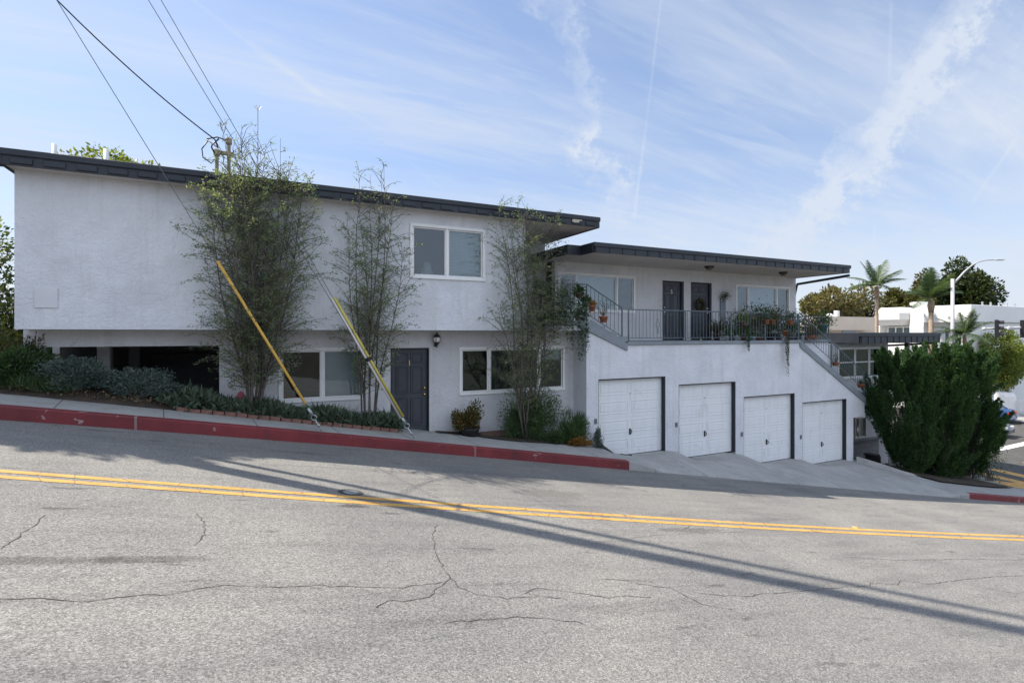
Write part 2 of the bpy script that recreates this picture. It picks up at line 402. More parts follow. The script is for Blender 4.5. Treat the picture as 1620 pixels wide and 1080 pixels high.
# one big ground sheet below everything, reaching the horizon
gx = sorted(set([-400, -250, -150, -90, -60]+[float(x) for x in np.arange(-40, 60, 2.0)]+[75, 100, 150, 250, 420]))
gy = sorted(set([-300, -150, -80, -40, -20]+[float(y) for y in np.arange(-12, 44, 2.0)]+[60, 100, 180, 300, 450]))
def groundz(X, Y):
    z = ZG(X)-.45
    if X > 60: z -= .01*(X-60)
    if Y < YK(X)-14: z -= .0
    return z
struct(sheet('ground', gx, lambda x: gy, groundz, GRND))
# street: main road, then the cross street beyond the corner
rx = [float(x) for x in np.arange(-46, 26.01, 1.0)]
def road_y(x):
    yk = YK(x); return [yk-15.5+15.5*(j/18) for j in range(19)]
struct(sheet('road', rx, road_y, ROADZ, ASPH))
YC = YK(26.0)
struct(sheet('cross_street', [26, 28, 30, 33, 36, 40, 47.6], lambda x: [YC-16, YC-8, YC-3, YC, 10, 14, 20, 30, 45, 80], lambda x, y: ZG(x)+.02, ASPH2))
# sidewalk + driveway aprons
wx = [float(x) for x in np.arange(-46, 8, .5)]+[float(x) for x in np.arange(8, 21, .06)]+[float(x) for x in np.arange(21, 26.01, .25)]
def walk_y(x):
    yk = YK(x)+.13; return [yk+(13.2-yk)*(j/30) for j in range(31)]
struct(sheet('sidewalk', wx, walk_y, WALKZ, CONC))
# kerb: painted red except at the aprons
def kerb(name, x0, x1, m, top=.13):
    xs = np.arange(x0, x1+.001, min(.2, x1-x0)); mb = MB()
    for x in xs:
        x = float(x); y = YK(x); z = ZG(x); h = KH(x)
        zt = WALKZ(x, y+.13)+.002
        prof = [(y, z-.2), (y, z+h-.02), (y+.006, z+h-.006), (y+.02, z+h), (y+top, zt), (y+top, z-.2)]
        mb.v += [(x, a, b) for a, b in prof]
    for i in range(len(xs)-1):
        for j in range(5): mb.f.append((i*6+j, (i+1)*6+j, (i+1)*6+j+1, i*6+j+1))
    mb.f.append((5, 4, 3, 2, 1, 0)); n = len(xs)-1; mb.f.append(tuple(n*6+j for j in range(6)))
    return struct(mb.build(name, m))
kerb('red_kerb', -46, 8.6, REDK); kerb('driveway_kerb', 8.6, 20.6, CONC); kerb('red_kerb', 20.6, 26, REDK)
# road markings and cracks as ribbons lying on the road
def ribbon(pts, w, lift, mb, zf=ROADZ):
    P = [Vector((p[0], p[1], 0)) for p in pts]; o = len(mb.v)
    for i, p in enumerate(P):
        t = (P[min(i+1, len(P)-1)]-P[max(i-1, 0)]).normalized(); n = Vector((-t.y, t.x, 0))
        ww = w[i] if isinstance(w, list) else w
        for s_ in (-.5, .5):
            q = p+n*ww*s_; mb.v.append((q.x, q.y, zf(q.x, q.y)+lift))
    for i in range(len(P)-1): mb.f.append((o+2*i, o+2*i+2, o+2*i+3, o+2*i+1))
for pxs in ([(0,746.7),(250,764),(540,783.3),(770,800),(1040,817.5),(1310,838),(1620,847.4)], [(0,756),(250,772.5),(540,790.7),(770,807),(1040,824),(1310,844.7),(1620,853)]):
    g = [on_road(*p) for p in pxs]; c = np.polyfit([p.x for p in g], [p.y for p in g], 2)
    mb = MB(); xs = np.arange(-12, 25.5, .25)
    ribbon([(float(x), float(np.polyval(c, max(x, -4))+ (np.polyval(np.polyder(c), -4)*(x+4) if x < -4 else 0))) for x in xs], .125, .004, mb)
    struct(mb.build('centre_line', YELP))
cr = [[(0,948),(60,946),(125,952),(200,943),(270,940),(340,927),(365,925),(420,929),(500,925),(560,928),(620,930),(690,923),(706,918)],
 [(692,830),(684,842),(685,855),(690,880),(700,893),(704,905),(711,912),(710,918),(697,926),(690,934),(680,945),(650,950),(615,950),(585,965)],
 [(711,912),(725,928),(755,940),(800,946),(860,943),(905,948)], [(825,940),(850,930),(900,935),(960,945),(990,942),(1040,946)],
 [(950,915),(985,917),(1040,920)], [(1105,939),(1140,941),(1185,944),(1200,940),(1240,937),(1300,932),(1340,928),(1375,927),(1378,922),(1420,925),(1425,918),(1470,924),(1500,919),(1560,913),(1620,910)],
 [(0,868),(30,850),(34,842),(55,832),(72,812)], [(313,812),(325,830),(320,848),(305,866)], [(1000,851),(1040,846),(1100,843),(1180,841)], [(1000,922),(1060,930),(1110,955),(1170,966)],
 [(1160,846),(1190,868),(1240,880)], [(1250,848),(1300,868)], [(1330,880),(1420,886),(1520,884),(1620,886)], [(1080,838),(1095,830)], [(1560,930),(1620,940)], [(700,985),(820,975),(930,985)]]
mb = MB()
for line in cr:
    g = [on_road(*p) for p in line]; pts = []
    for a, b in zip(g[:-1], g[1:]):
        n = max(2, int((b-a).length/.05))
        for i in range(n): q = a.lerp(b, i/n); pts.append((q.x+random.gauss(0, .008), q.y+random.gauss(0, .008)))
    w = [.003+.009*abs(math.sin(i*.37)+.4*math.sin(i*1.7))*random.uniform(.3, 1) for i in range(len(pts))]
    ribbon(pts, w, .003, mb)
struct(mb.build('road_cracks', CRACK))
# crosswalk across the side street (stripes run along Y)
mb = MB()
for x in (27.6, 29.2, 30.9, 32.6, 34.3, 36.0, 37.7, 39.4): ribbon([(x, 8.6), (x+.5, 10.2), (x+1.0, 12.0)], .62, .006, mb, lambda a, b: ZG(a)+.02)
struct(mb.build('crosswalk_marking', YELP))
mb = MB(); zz = lambda a, b: ZG(a)+.02
ribbon([(27.5, 13.6), (36.6, 14.0), (44, 14.2)], .45, .006, mb, zz); ribbon([(36.8, 14.6), (36.8, 30), (36.8, 45)], .15, .006, mb, zz); ribbon([(33, 14.6), (33, 30)], .12, .006, mb, zz)
struct(mb.build('stop_line', WHTP))
def walk_hit(px, py):
    r = ray(px, py); lo, hi = 2.0, 40.0
    for _ in range(50):
        m = (lo+hi)/2; p = r*m
        if p.z > WALKZ(p.x, p.y): lo = m
        else: hi = m
    return r*lo
ta, tb_ = walk_hit(1583, 765), walk_hit(1640, 771)
mb = MB(); ribbon([tuple(ta.lerp(tb_, k/8))[:2] for k in range(9)], 1.1, .008, mb, WALKZ); struct(mb.build('tactile_paving', YELP))
p = on_road(555, 778.5)
onr = lambda m: setattr(m, 'v', [(x, y, z+ROADZ(x, y)) for x, y, z in m.v])
mb = MB(); mb.lathe([(.02, .009), (.095, .009), (.10, .005)], 20, (p.x, p.y, 0)); onr(mb)
o = mb.build('valve_cover', GALV); tag(o, 'small round metal utility cover set in the road beside the yellow lines', 'utility cover')
mb = MB(); mb.lathe([(.165, .002), (.16, .006), (.12, .007), (.10, .004)], 20, (p.x, p.y, 0)); onr(mb); mb.build('collar', CRACK, o)
p = on_road(1354, 834.5)
mb = MB(); mb.add([(p.x-.06, p.y-.06, ROADZ(p.x,p.y)), (p.x+.06, p.y-.06, ROADZ(p.x,p.y)-.01), (p.x+.06, p.y+.06, ROADZ(p.x,p.y)-.01), (p.x-.06, p.y+.06, ROADZ(p.x,p.y)),
    (p.x-.03, p.y-.04, ROADZ(p.x,p.y)+.022), (p.x+.03, p.y-.04, ROADZ(p.x,p.y)+.014), (p.x+.03, p.y+.04, ROADZ(p.x,p.y)+.014), (p.x-.03, p.y+.04, ROADZ(p.x,p.y)+.022)],
    [(4,5,6,7),(0,1,5,4),(1,2,6,5),(2,3,7,6),(3,0,4,7)])
tag(mb.build('road_reflector', YELP), 'yellow raised pavement marker beside the double yellow line', 'road reflector')

# ------------------------------------------------------------------ apartment building
bld = thing('apartment_building', 'long white stucco apartment building with dark flat roofs stepping down the hill', 'building', (2.4, 12.85, -2.2))
YU, YL, YB = 12.2, 12.85, 14.0
W_UP = (3.46, 5.22, 1.36, 2.50); W_1 = (.68, 2.42, -1.48, -.40); W_2 = (4.93, 7.95, -1.52, -.43); D_1 = (3.09, 4.06, -2.48, -.36)
mb = MB()
mb.wall(-3.65, 6.43, .07, 2.90, YU, YU+.2, [W_UP])
mb.box(-3.65, -3.45, YU+.2, 20, .07, 2.9); mb.box(6.23, 6.43, YU+.2, 14.6, .07, 2.9); mb.box(6.43, 8.4, 14.6, 14.8, .07, 2.9)
mb.box(8.2, 8.4, 14.8, 20, -.3, 2.9); mb.box(-3.65, 8.4, 20, 20.2, .07, 2.9); mb.box(-3.45, 6.23, YU+.2, 20, .07, .22)
mb.box(6.43, 8.04, YU, 14.6, .07, .20)
mb.build('wall', STUC, bld)
mb = MB()
mb.wall(-3.72, 8.32, -4.2, .066, YL, YL+.15, [(-3.42, -.54, -4.2, -.26), W_1, W_2, D_1])
mb.box(-.54, -.40, YL+.15, 19.5, -4, .066); mb.box(-3.72, -3.6, 14.5, 19.5, -4, .066); mb.box(-3.6, -.54, 19.0, 19.2, -4, .066)
mb.build('lower_wall', STUC_L, bld)
for (x, y) in ((-2.95, 15.2), (-2.75, 17.6)): MB().bbox(x-.13, x+.13, y-.13, y+.13, -2, .066, .015).build('carport_column', STUC_L, bld)
mb = MB(); mb.box(-2.2, -.6, 16.2, 16.3, -2, -.55); mb.build('carport_screen', DARKM, bld)
# garage front with the stair flank
mb = MB(); dl = lambda x: -.34-(x-17.2)*.578
holes = [(a, b, -6.5, zt) for a, b, zb, zt in DOORS]
mb.wall(8.32, 17.2, -6.5, -.342, YU, YU+.25, holes[:3]); mb.wall(17.2, 20.27, -6.5, -2.13, YU, YU+.25, holes[3:])
mb.prism([(17.2, -2.13), (20.27, -2.13), (20.27, dl(20.27)), (17.2, -.342)], YU, YU+.25)
mb.prism([(20.27, -3.15), (20.97, -3.15), (20.97, dl(20.97)), (20.27, dl(20.27))], YU, YU+.25)
mb.prism([(8.32, -.341), (9.7, -.342), (8.53, .17), (8.04, .17), (8.04, .07), (8.32, .07)], YU, YU+.25)
mb.box(8.32, 8.5, YU+.25, YL+.15, -6, .066); mb.box(20.07, 20.27, YU+.25, 20, -6.5, -2.6)
mb.box(17.2, 20.5, 13.3, 13.5, -6, -.36)
mb.build('garage_wall', STUC, bld)
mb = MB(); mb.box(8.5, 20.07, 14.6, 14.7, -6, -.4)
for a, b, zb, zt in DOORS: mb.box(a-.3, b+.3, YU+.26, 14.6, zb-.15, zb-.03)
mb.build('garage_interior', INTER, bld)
# garage doors
def dirty_paint(name, col):
    m, nt, b = new_mat(name); p = geo_pos(nt)
    mp = N(nt, 'ShaderNodeMapping'); mp.inputs['Scale'].default_value = (6, 6, .5); nt.links.new(p, mp.inputs[0])
    c = mixc(nt, col, [x*.80 for x in col], ramp(nt, noise(nt, mp.outputs[0], 1.3, 5, .65), [(.48, 0), (.75, .7)]).outputs[0])
    c = mixc(nt, c, (.34, .31, .27), ramp(nt, noise(nt, p, 1.7, 6, .7, .8), [(.58, 0), (.78, .5)]).outputs[0])
    c = mixc(nt, c, (.20, .19, .18), ramp(nt, noise(nt, p, 18, 4, .6), [(.70, 0), (.74, .6)]).outputs[0])
    nt.links.new(c, b.inputs['Base Color']); b.inputs['Roughness'].default_value = .5
    bp = N(nt, 'ShaderNodeBump', Strength=.05, Distance=.05); nt.links.new(noise(nt, p, 3, 3), bp.inputs['Height']); nt.links.new(bp.outputs[0], b.inputs['Normal']); return m
GPAINT = dirty_paint('garage_paint', (.72, .73, .74))
def garage_door(a, b, zb, zt):
    y = YU+.13; r = MB(); w = b-a-.05; x0 = a+.01; h = zt-zb-.02
    r.box(x0, x0+w, y, y+.04, zb+.012, zb+h); n = 4; sh = (h-.02)/n
    for i in range(n):
        z0 = zb+.02+i*sh
        for k in range(2):
            cx0 = x0+.07+k*(w/2-.0); cx1 = x0+w/2-.06+k*(w/2)
            # raised frame of the embossed panel
            zz0, zz1 = z0+.09, z0+sh-.09
            for q in ((cx0, cx1, zz0, zz0+.03), (cx0, cx1, zz1-.03, zz1), (cx0, cx0+.03, zz0+.03, zz1-.03), (cx1-.03, cx1, zz0+.03, zz1-.03)):
                r.bbox(q[0], q[1], y-.009, y+.002, q[2], q[3], .004)
            r.bbox(cx0+.075, cx1-.075, y-.008, y+.002, zz0+.075, zz1-.075, .006)
        if i: r.box(x0, x0+w, y-.004, y+.002, z0-.006, z0+.004)
    o = r.build('garage_door', GPAINT, bld)
    hd = MB(); cx = x0+w*.5; hz = zb+h*.30
    hd.bbox(cx-.03, cx+.03, y-.018, y-.001, hz-.09, hz+.09, .006); hd.tube([(cx-.005, y-.02, hz+.06), (cx+.02, y-.06, hz+.03), (cx+.02, y-.06, hz-.03), (cx-.005, y-.02, hz-.06)], .012, 6)
    hd.build('handle', DARKM, o)
    lk = MB(); lk.lathe([(.001, 0), (.022, 0), (.022, .01)], 10); lk.v = [(cx+v[0], y-.002-v[2], zb+h*.80+v[1]) for v in lk.v]; lk.build('lock', CHROME, o)
    j = MB(); j.box(b-.045, b-.002, YU+.004, y+.0, zb, zt-.002); j.box(a+.002, b-.045, YU+.02, y, zt-.035, zt-.002); j.box(a+.002, a+.014, YU+.004, y, zb, zt-.035)
    j.box(b-.044, b-.002, y, y+.06, zb, zt-.002); j.box(x0, x0+w, y-.006, y+.03, zb-.004, zb+.012)
    j.build('jamb', JAMB, o)
    kb = MB(); kb.bbox(a-.14, a-.06, YU-.03, YU, zb+1.0, zb+1.14, .006); kb.build('keypad', POTG, o)
for d in DOORS: garage_door(*d)
# windows
def window(root, x0, x1, z0, z1, Y, mull, panes, fw=.075, hbar=None, fm=VINYL):
    fr = MB(); y0, y1 = Y-.028, Y+.06
    fr.bbox(x0-fw, x1+fw, y0, y1, z1, z1+fw, .006); fr.bbox(x0-fw, x1+fw, y0-.008, y1, z0-fw, z0, .006)
    fr.bbox(x0-fw, x0, y0+.001, y1-.001, z0, z1, .006); fr.bbox(x1, x1+fw, y0+.001, y1-.001, z0, z1, .006)
    for m in mull: fr.bbox(m-.028, m+.028, y0+.012, y1-.002, z0, z1, .005)
    xs = [x0]+list(mull)+[x1]
    for i in range(len(xs)-1):
        a = xs[i]+(0 if i == 0 else .028); b = xs[i+1]-(0 if i == len(xs)-2 else .028); k = .03
        for q in ((a, b, z0, z0+k), (a, b, z1-k, z1), (a, a+k, z0+k, z1-k), (b-k, b, z0+k, z1-k)): fr.bbox(q[0], q[1], Y+.012, Y+.05, q[2], q[3], .004)
        if hbar: fr.box(a+k, b-k, Y+.015, Y+.05, hbar-.022, hbar+.022)
    o = fr.build('window', fm, root)
    for i in range(len(xs)-1):
        g = MB(); g.quad((xs[i]+.02, Y+.03, z0+.01), (xs[i+1]-.02, Y+.03, z0+.01), (xs[i+1]-.02, Y+.03, z1-.01), (xs[i]+.02, Y+.03, z1-.01)); g.build('pane', GLASS, o)
        kind = panes[i]
        if kind == 'dark': continue
        m = {'blind': BLIND, 'curtain': CURT, 'half': BLIND}[kind]; q = MB()
        zt = z1; zl = z0 if kind != 'half' else z0+(z1-z0)*.72
        if kind == 'curtain':
            n = 40; yy = [Y+.13+.02*math.sin(k*1.3)+.01*math.sin(k*2.9) for k in range(n+1)]
            for k in range(n):
                xa = xs[i]+(xs[i+1]-xs[i])*k/n; xb = xs[i]+(xs[i+1]-xs[i])*(k+1)/n; q.quad((xa, yy[k], zl), (xb, yy[k+1], zl), (xb, yy[k+1], zt), (xa, yy[k], zt))
        else:
            n = int((zt-zl)/.035)
            for k in range(n): z = zl+(zt-zl)*k/n; q.quad((xs[i]+.01, Y+.10, z), (xs[i+1]-.01, Y+.10, z), (xs[i+1]-.01, Y+.115, z+(zt-zl)/n), (xs[i]+.01, Y+.115, z+(zt-zl)/n))
        q.build('curtain' if kind == 'curtain' else 'blind', m, o)
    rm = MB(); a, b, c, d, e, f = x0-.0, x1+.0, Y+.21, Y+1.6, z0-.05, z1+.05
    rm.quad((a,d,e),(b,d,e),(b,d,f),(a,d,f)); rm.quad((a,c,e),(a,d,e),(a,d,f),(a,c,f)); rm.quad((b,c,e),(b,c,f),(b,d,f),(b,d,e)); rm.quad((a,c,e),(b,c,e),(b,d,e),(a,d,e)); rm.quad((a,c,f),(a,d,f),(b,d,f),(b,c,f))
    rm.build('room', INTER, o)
    return o
wu = window(bld, *W_UP, YU, [4.30], ['dark', 'blind'])  # pale blind in the right pane stands in for a bright sky reflection
lam = MB(); lam.lathe([(.17, 0), (.16, .02), (.08, .30), (.075, .30)], 14, (3.98, YU+.6, 1.45)); lam.build('table_lamp', POTW, wu, True)
window(bld, *W_1, YL, [1.53], ['dark', 'blind']); window(bld, *W_2, YL, [5.70, 7.20], ['dark', 'curtain', 'half'])
# panelled doors
def text_mesh(txt, size, loc, m, parent, name='number'):
    cu = bpy.data.curves.new('t', 'FONT'); cu.body = txt; cu.size = size; cu.extrude = .004; cu.align_x = 'CENTER'
    to = bpy.data.objects.new('t', cu); COL.objects.link(to); dg = bpy.context.evaluated_depsgraph_get()
    me = bpy.data.meshes.new_from_object(to.evaluated_get(dg)); bpy.data.objects.remove(to)
    for v in me.vertices: v.co = (loc[0]+v.co.x, loc[1]-v.co.z, loc[2]+v.co.y)
    me.materials.clear(); me.materials.append(m); o = bpy.data.objects.new(name, me); COL.objects.link(o); o.parent = parent; return o
def panel_door(root, x0, x1, z0, z1, y, num=None, nm=BRASS, hinge_left=True, hm=BRASS):
    w = x1-x0; h = z1-z0; r = MB(); r.box(x0, x1, y, y+.045, z0, z1)
    ys = [.06, .40, .46, .80, .84, .96]; zs = [(.09, .42), (.47, .79), (.83, .955)]
    xs = [(.13, .465), (.535, .87)]
    for a, b in xs:
        for c, d in zs:
            X0, X1, Z0, Z1 = x0+a*w, x0+b*w, z0+c*h, z0+d*h; k = .022
            for q in ((X0, X1, Z0, Z0+k), (X0, X1, Z1-k, Z1), (X0, X0+k, Z0+k, Z1-k), (X1-k, X1, Z0+k, Z1-k)): r.bbox(q[0], q[1], y-.016, y+.002, q[2], q[3], .006)
            r.bbox(X0+.055, X1-.055, y-.010, y+.002, Z0+.055, Z1-.055, .008)
    o = r.build('door', DOORP, root)
    hx = x1-.075 if hinge_left else x0+.075; hz = z0+.94
    for zz in (hz, hz+.16):
        hd = MB(); q = MB(); q.lathe([(.001, 0), (.032, 0), (.032, .008), (.012, .012), (.012, .03), (.026, .035), (.03, .05), (.02, .062), (.001, .064)], 12); hd.add([(hx+v[0], y-v[2], zz+v[1]) for v in q.v], q.f); hd.build('handle' if zz == hz else 'deadbolt', hm, o, True)
    if num: text_mesh(num, .21, ((x0+x1)/2, y-.018, z0+h*.80), nm, o)
    return o
d1 = panel_door(bld, D_1[0]+.03, D_1[1]-.03, D_1[2]+.02, D_1[3]-.03, YL+.09, '1')
fj = MB(); fj.box(D_1[0]+.003, D_1[0]+.028, YL+.01, YL+.14, D_1[2], D_1[3]-.003); fj.box(D_1[1]-.028, D_1[1]-.003, YL+.004, YL+.14, D_1[2], D_1[3]-.003); fj.box(D_1[0]+.028, D_1[1]-.028, YL+.01, YL+.14, D_1[3]-.028, D_1[3]-.003)
fj.box(D_1[0]+.028, D_1[1]-.028, YL+.02, YL+.14, D_1[2]-.05, D_1[2]+.018); fj.build('frame', JAMB, d1)
# wall lamp by door 1
wl = MB(); lx, lz = 4.22, -.20
wl.bbox(lx-.035, lx+.035, YL-.02, YL, lz-.14, lz-.02, .008); wl.tube([(lx, YL-.015, lz-.08), (lx, YL-.07, lz-.13), (lx, YL-.12, lz-.10)], .012, 6)
wl.lathe([(.03, -.10), (.045, -.06), (.085, -.02)], 10, (lx, YL-.12, lz)); wl.lathe([(.095, .10), (.07, .15), (.02, .19), (.012, .23)], 10, (lx, YL-.12, lz)); wl.tube([(lx, YL-.12, lz-.10), (lx, YL-.12, lz-.17)], .012, 6)
[wl.tube([(lx+.09*math.cos(t), YL-.12+.09*math.sin(t), lz-.03), (lx+.095*math.cos(t), YL-.12+.095*math.sin(t), lz+.11)], .007, 5) for t in (.5, 2.6, 4.2, 5.4)]
o = wl.build('wall_lamp', DARKM, bld); gl = MB(); gl.lathe([(.075, -.02), (.09, .04), (.09, .10)], 10, (lx, YL-.12, lz)); gl.build('lamp_glass', LIGHTG, o, True)
ap = MB(); ap.bbox(-3.38, -3.05, YU-.02, YU, .45, .815, .006); o = ap.build('access_panel', simple('panel_paint', (.60, .61, .64), .5, .04, 3), bld)
# roofs
def roof_front(root, outline, z0, z1, style, x0, x1, yf):
    o = MB().prismz(outline, z0+.13, z1).build('roof', ROOFTOP, root)
    return o
out1 = [(-3.69, 11.87), (8.47, 11.87), (8.47, 20.3), (-3.69, 20.3)]
r1 = MB().prismz(out1, 2.99, 3.05).build('roof', ROOFTOP, bld)
fa = MB()
fa.bbox(-3.73, 8.51, 11.80, 11.868, 3.0, 3.115, .012)                     # cap strip
fa.box(-3.69, 8.47, 11.83, 11.868, 2.84, 3.0)
for i in range(27):
    xa = -3.60+i*.448
    if xa+.3 < 8.45: fa.bbox(xa, xa+.30, 11.805, 11.832, 2.87, 2.975, .008)
fa.bbox(8.471, 8.53, 11.872, 20.3, 2.84, 3.11, .01); fa.bbox(-3.75, -3.691, 11.872, 20.3, 2.84, 3.11, .01)
fa.bbox(-3.95, -3.75, 12.3, 12.42, 2.93, 3.08, .01)
fo = fa.build('fascia', CHAR, r1)
pc = MB(); pc.prism([(7.60, 2.93), (7.68, 2.90), (7.80, 2.905), (7.84, 2.96), (7.92, 2.965), (7.90, 2.985), (7.62, 2.985)], 11.799, 11.806); pc.build('cream_patch', simple('patch_cream', (.5, .45, .36), .9, .3, 9), r1)  # small irregular cream patch on the fascia front
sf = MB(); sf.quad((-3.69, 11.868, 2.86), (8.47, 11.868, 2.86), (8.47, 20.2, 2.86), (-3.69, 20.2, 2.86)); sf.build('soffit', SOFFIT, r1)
for px, py0 in ((86, 228), (168, 236)):
    p = PY(px, py0, 14.5); MB().tube([(p.x, p.y, 3.0), (p.x, p.y, p.z)], .045, 10).build('vent_pipe', VINYL, r1, True)
out2 = [(8.40, 11.92), (19.53, 11.92), (19.53, 20), (8.42, 20), (8.42, 14.59), (7.97, 14.59), (7.97, 12.58), (8.40, 12.58)]
r2 = MB().prismz(out2, 2.31, 2.38).build('roof', ROOFTOP, bld)
fa = MB()
fa.bbox(8.34, 19.58, 11.85, 11.918, 2.335, 2.455, .012); fa.box(8.38, 19.53, 11.88, 11.918, 2.18, 2.335)
n = 25
for i in range(n):
    xa = 8.42+i*.447
    fa.bbox(xa-.014, xa+.014, 11.862, 11.882, 2.185, 2.332, .004)
fa.bbox(8.34, 8.398, 11.92, 12.52, 2.18, 2.455, .01); fa.bbox(7.91, 8.398, 12.522, 12.578, 2.181, 2.453, .01); fa.bbox(7.91, 7.968, 12.58, 14.59, 2.18, 2.455, .01)
fa.bbox(19.532, 19.58, 11.92, 20, 2.18, 2.455, .01)
fa.build('fascia', CHAR, r2)
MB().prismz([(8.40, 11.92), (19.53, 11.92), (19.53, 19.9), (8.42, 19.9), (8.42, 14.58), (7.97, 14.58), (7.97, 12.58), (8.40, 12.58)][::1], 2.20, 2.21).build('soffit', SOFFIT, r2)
MB().tube([(19.62, 11.95, 2.10), (19.62, 14.0, 1.95), (19.62, 14.2, 1.2)], .05, 8).build('downspout', CHAR, r2)
for px, py in ((1122, 424), (1239, 433)):
    r = ray(px, py); p = r*(2.14/r.z)
    q = MB(); q.lathe([(.15, 0), (.15, -.03), (.13, -.06)], 16, (p.x, p.y, 2.20)); o = q.build('ceiling_lamp', DARKM, bld, True)
    q = MB(); q.lathe([(.125, -.06), (.10, -.10), (.05, -.125), (.001, -.13)], 16, (p.x, p.y, 2.20)); q.build('lamp_glass', simple('amber_glass', (.12, .10, .07), .3, .2, 5), o, True)
# upper entrance wall behind the balcony
p0, p1 = PY(1048, 443, YB), PY(1082, 443, YB); D3 = (p0.x, p1.x, -.24, 1.80)
p0, p1 = PY(1093, 445, YB), PY(1126, 445, YB); D4 = (p0.x, p1.x, -.24, 1.80)
p0, p1, p2, p3 = PY(886, 436, YB), PY(1002, 440, YB), PY(1002, 492, YB), PY(912, 436, YB); W3 = (p0.x, p1.x, p2.z, p1.z); M3 = (p3.x, PY(976, 436, YB).x)
p0, p1, p2 = PY(1166, 452, YB), PY(1247, 457, YB), PY(1247, 497, YB); W4 = (p0.x, p1.x, p2.z, p1.z); M4 = (PY(1184, 456, YB).x, PY(1229, 456, YB).x)
mb = MB(); mb.wall(8.4, 19.53, -.4, 2.2, YB, YB+.2, [W3, W4, D3, D4]); mb.box(19.33, 19.53, YB+.2, 20, -6, 2.2); mb.box(8.4, 19.53, 20, 20.2, -6, 2.2)
mb.build('entry_wall', STUC_L, bld)
window(bld, *W3, YB, M3, ['curtain', 'blind', 'curtain'], .07); window(bld, *W4, YB, M4, ['curtain', 'blind', 'curtain'], .07)
for D, num in ((D3, '5'), (D4, None)):
    dd = panel_door(bld, D[0]+.04, D[1]-.10, D[2]+.02, D[3]-.04, YB+.07, num, WHITEP, D is D4, CHROME)
    q = MB(); q.box(D[0]+.003, D[0]+.038, YB+.006, YB+.16, D[2], D[3]-.003); q.box(D[1]-.098, D[1]-.003, YB+.006, YB+.16, D[2], D[3]-.003); q.box(D[0]+.038, D[1]-.098, YB+.006, YB+.16, D[3]-.038, D[3]-.003); q.build('frame', JAMB, dd)
# balcony slab, landing, stairs
mb = MB(); mb.bbox(9.7, 17.2, YU-.05, YB-.002, -.34, -.24, .01); mb.box(17.2, 20.5, 13.2, YB-.002, -.34, -.24); mb.bbox(6.44, 8.04, YU-.04, 14.598, .205, .34, .01); mb.box(8.042, 8.53, YU-.03, 13.99, .18, .338); mb.box(8.44, 9.7, 13.3, YB-.002, -.34, -.24)
mb.build('balcony', CONGREY, bld)
mb = MB()
for i in range(3):
    xa = 8.53+i*.39; zt_ = .34-.145*(i+1); mb.box(xa+.002, xa+.39, YU-.035, 13.3, zt_-.145, zt_)
mb.prism([(8.04, .335), (8.52, .335), (9.70, -.30), (9.70, -.50), (8.04, .20)], YU-.045, YU-.036)
mb.prism([(8.04, .18), (8.53, .18), (9.70, -.345), (9.70, -.495), (8.04, .20)][:4], YU-.0355, YU-.002)
mb.build('stair', CONGREY, bld)
mb = MB(); n1 = 12
for i in range(n1):
    xa = 17.2+i*.3142; z = -.34-2.18*(i+1)/n1; mb.box(xa, xa+.3142, YU+.02, 13.29, z-.22, z+.06)
mb.prism([(17.2, -.24), (17.2, -.47), (20.97, dl(20.97)-.13), (20.97, dl(20.97)+.10)], YU-.045, YU-.002)
mb.build('stair', CONGREY, bld)
# railings (grey-blue steel)
def rail(pts, h, post=(), zbot=.10, step=.13, drop=.0, r_top=.018):
    top = MB(); bal = MB()
    P = [Vector(p) for p in pts]
    top.tube([p+Vector((0, 0, h)) for p in P], r_top, 6); top.tube([p+Vector((0, 0, zbot)) for p in P], .012, 6)
    for a, b in zip(P[:-1], P[1:]):
        n = max(1, int(Vector((b.x-a.x, b.y-a.y, 0)).length/step))
        for i in range(1, n):
            q = a.lerp(b, i/n); bal.tube([q+Vector((0, 0, zbot)), q+Vector((0, 0, h))], .0075, 5)
    top.v += []; o = len(top.v); top.add(bal.v, bal.f)
    ob = top.build('railing', STEEL, bld)
    for q in post:
        q = Vector(q); pm = MB(); pm.bbox(q.x-.018, q.x+.018, q.y-.018, q.y+.018, q.z-.02, q.z+h+.015, .004); pm.build('post', STEEL, ob)
    return ob
yr = YU+.02
rail([(9.78, yr, -.24), (17.18, yr, -.24)], .92, [(9.78, yr, -.24), (11.95, yr, -.24), (13.9, yr, -.24), (15.5, yr, -.24), (17.18, yr, -.24)])
dm = MB(); cx = 10.85
dm.tube([(cx, yr-.01, .10), (cx+.07, yr-.01, .25), (cx, yr-.01, .42), (cx-.07, yr-.01, .25), (cx, yr-.01, .10)], .008, 5); dm.tube([(cx, yr-.01, -.02), (cx+.04, yr-.01, .04), (cx, yr-.01, .10), (cx-.04, yr-.01, .04), (cx, yr-.01, -.02)], .008, 5)
dm.build('railing_ornament', STEEL, bld)
rail([(6.5, yr, .34), (8.34, yr, .34)], 1.0, [(8.34, yr, .34)]); rail([(8.34, yr, .40), (9.55, yr, -.24)], .95, [(9.55, yr, -.24)], .14)
rail([(17.25, 13.26, -.24), (20.45, 13.26, -.24)], .86, [(20.45, 13.26, -.24)]); rail([(20.45, 13.3, -.24), (20.45, 13.95, -.24)], .86)
rail([(17.22, yr, -.22), (20.97, yr, -2.42)], .95, [(19.0, yr, -1.27), (20.95, yr, -2.42)], .30)
mb = MB(); mb.bbox(20.97, 24.6, 12.25, 14.18, -2.75, -2.56, .01); mb.build('landing', CONGREY, bld)
rail([(21.0, 12.32, -2.56), (24.5, 12.32, -2.56)], .95, [(22.3, 12.32, -2.56), (24.5, 12.32, -2.56)])
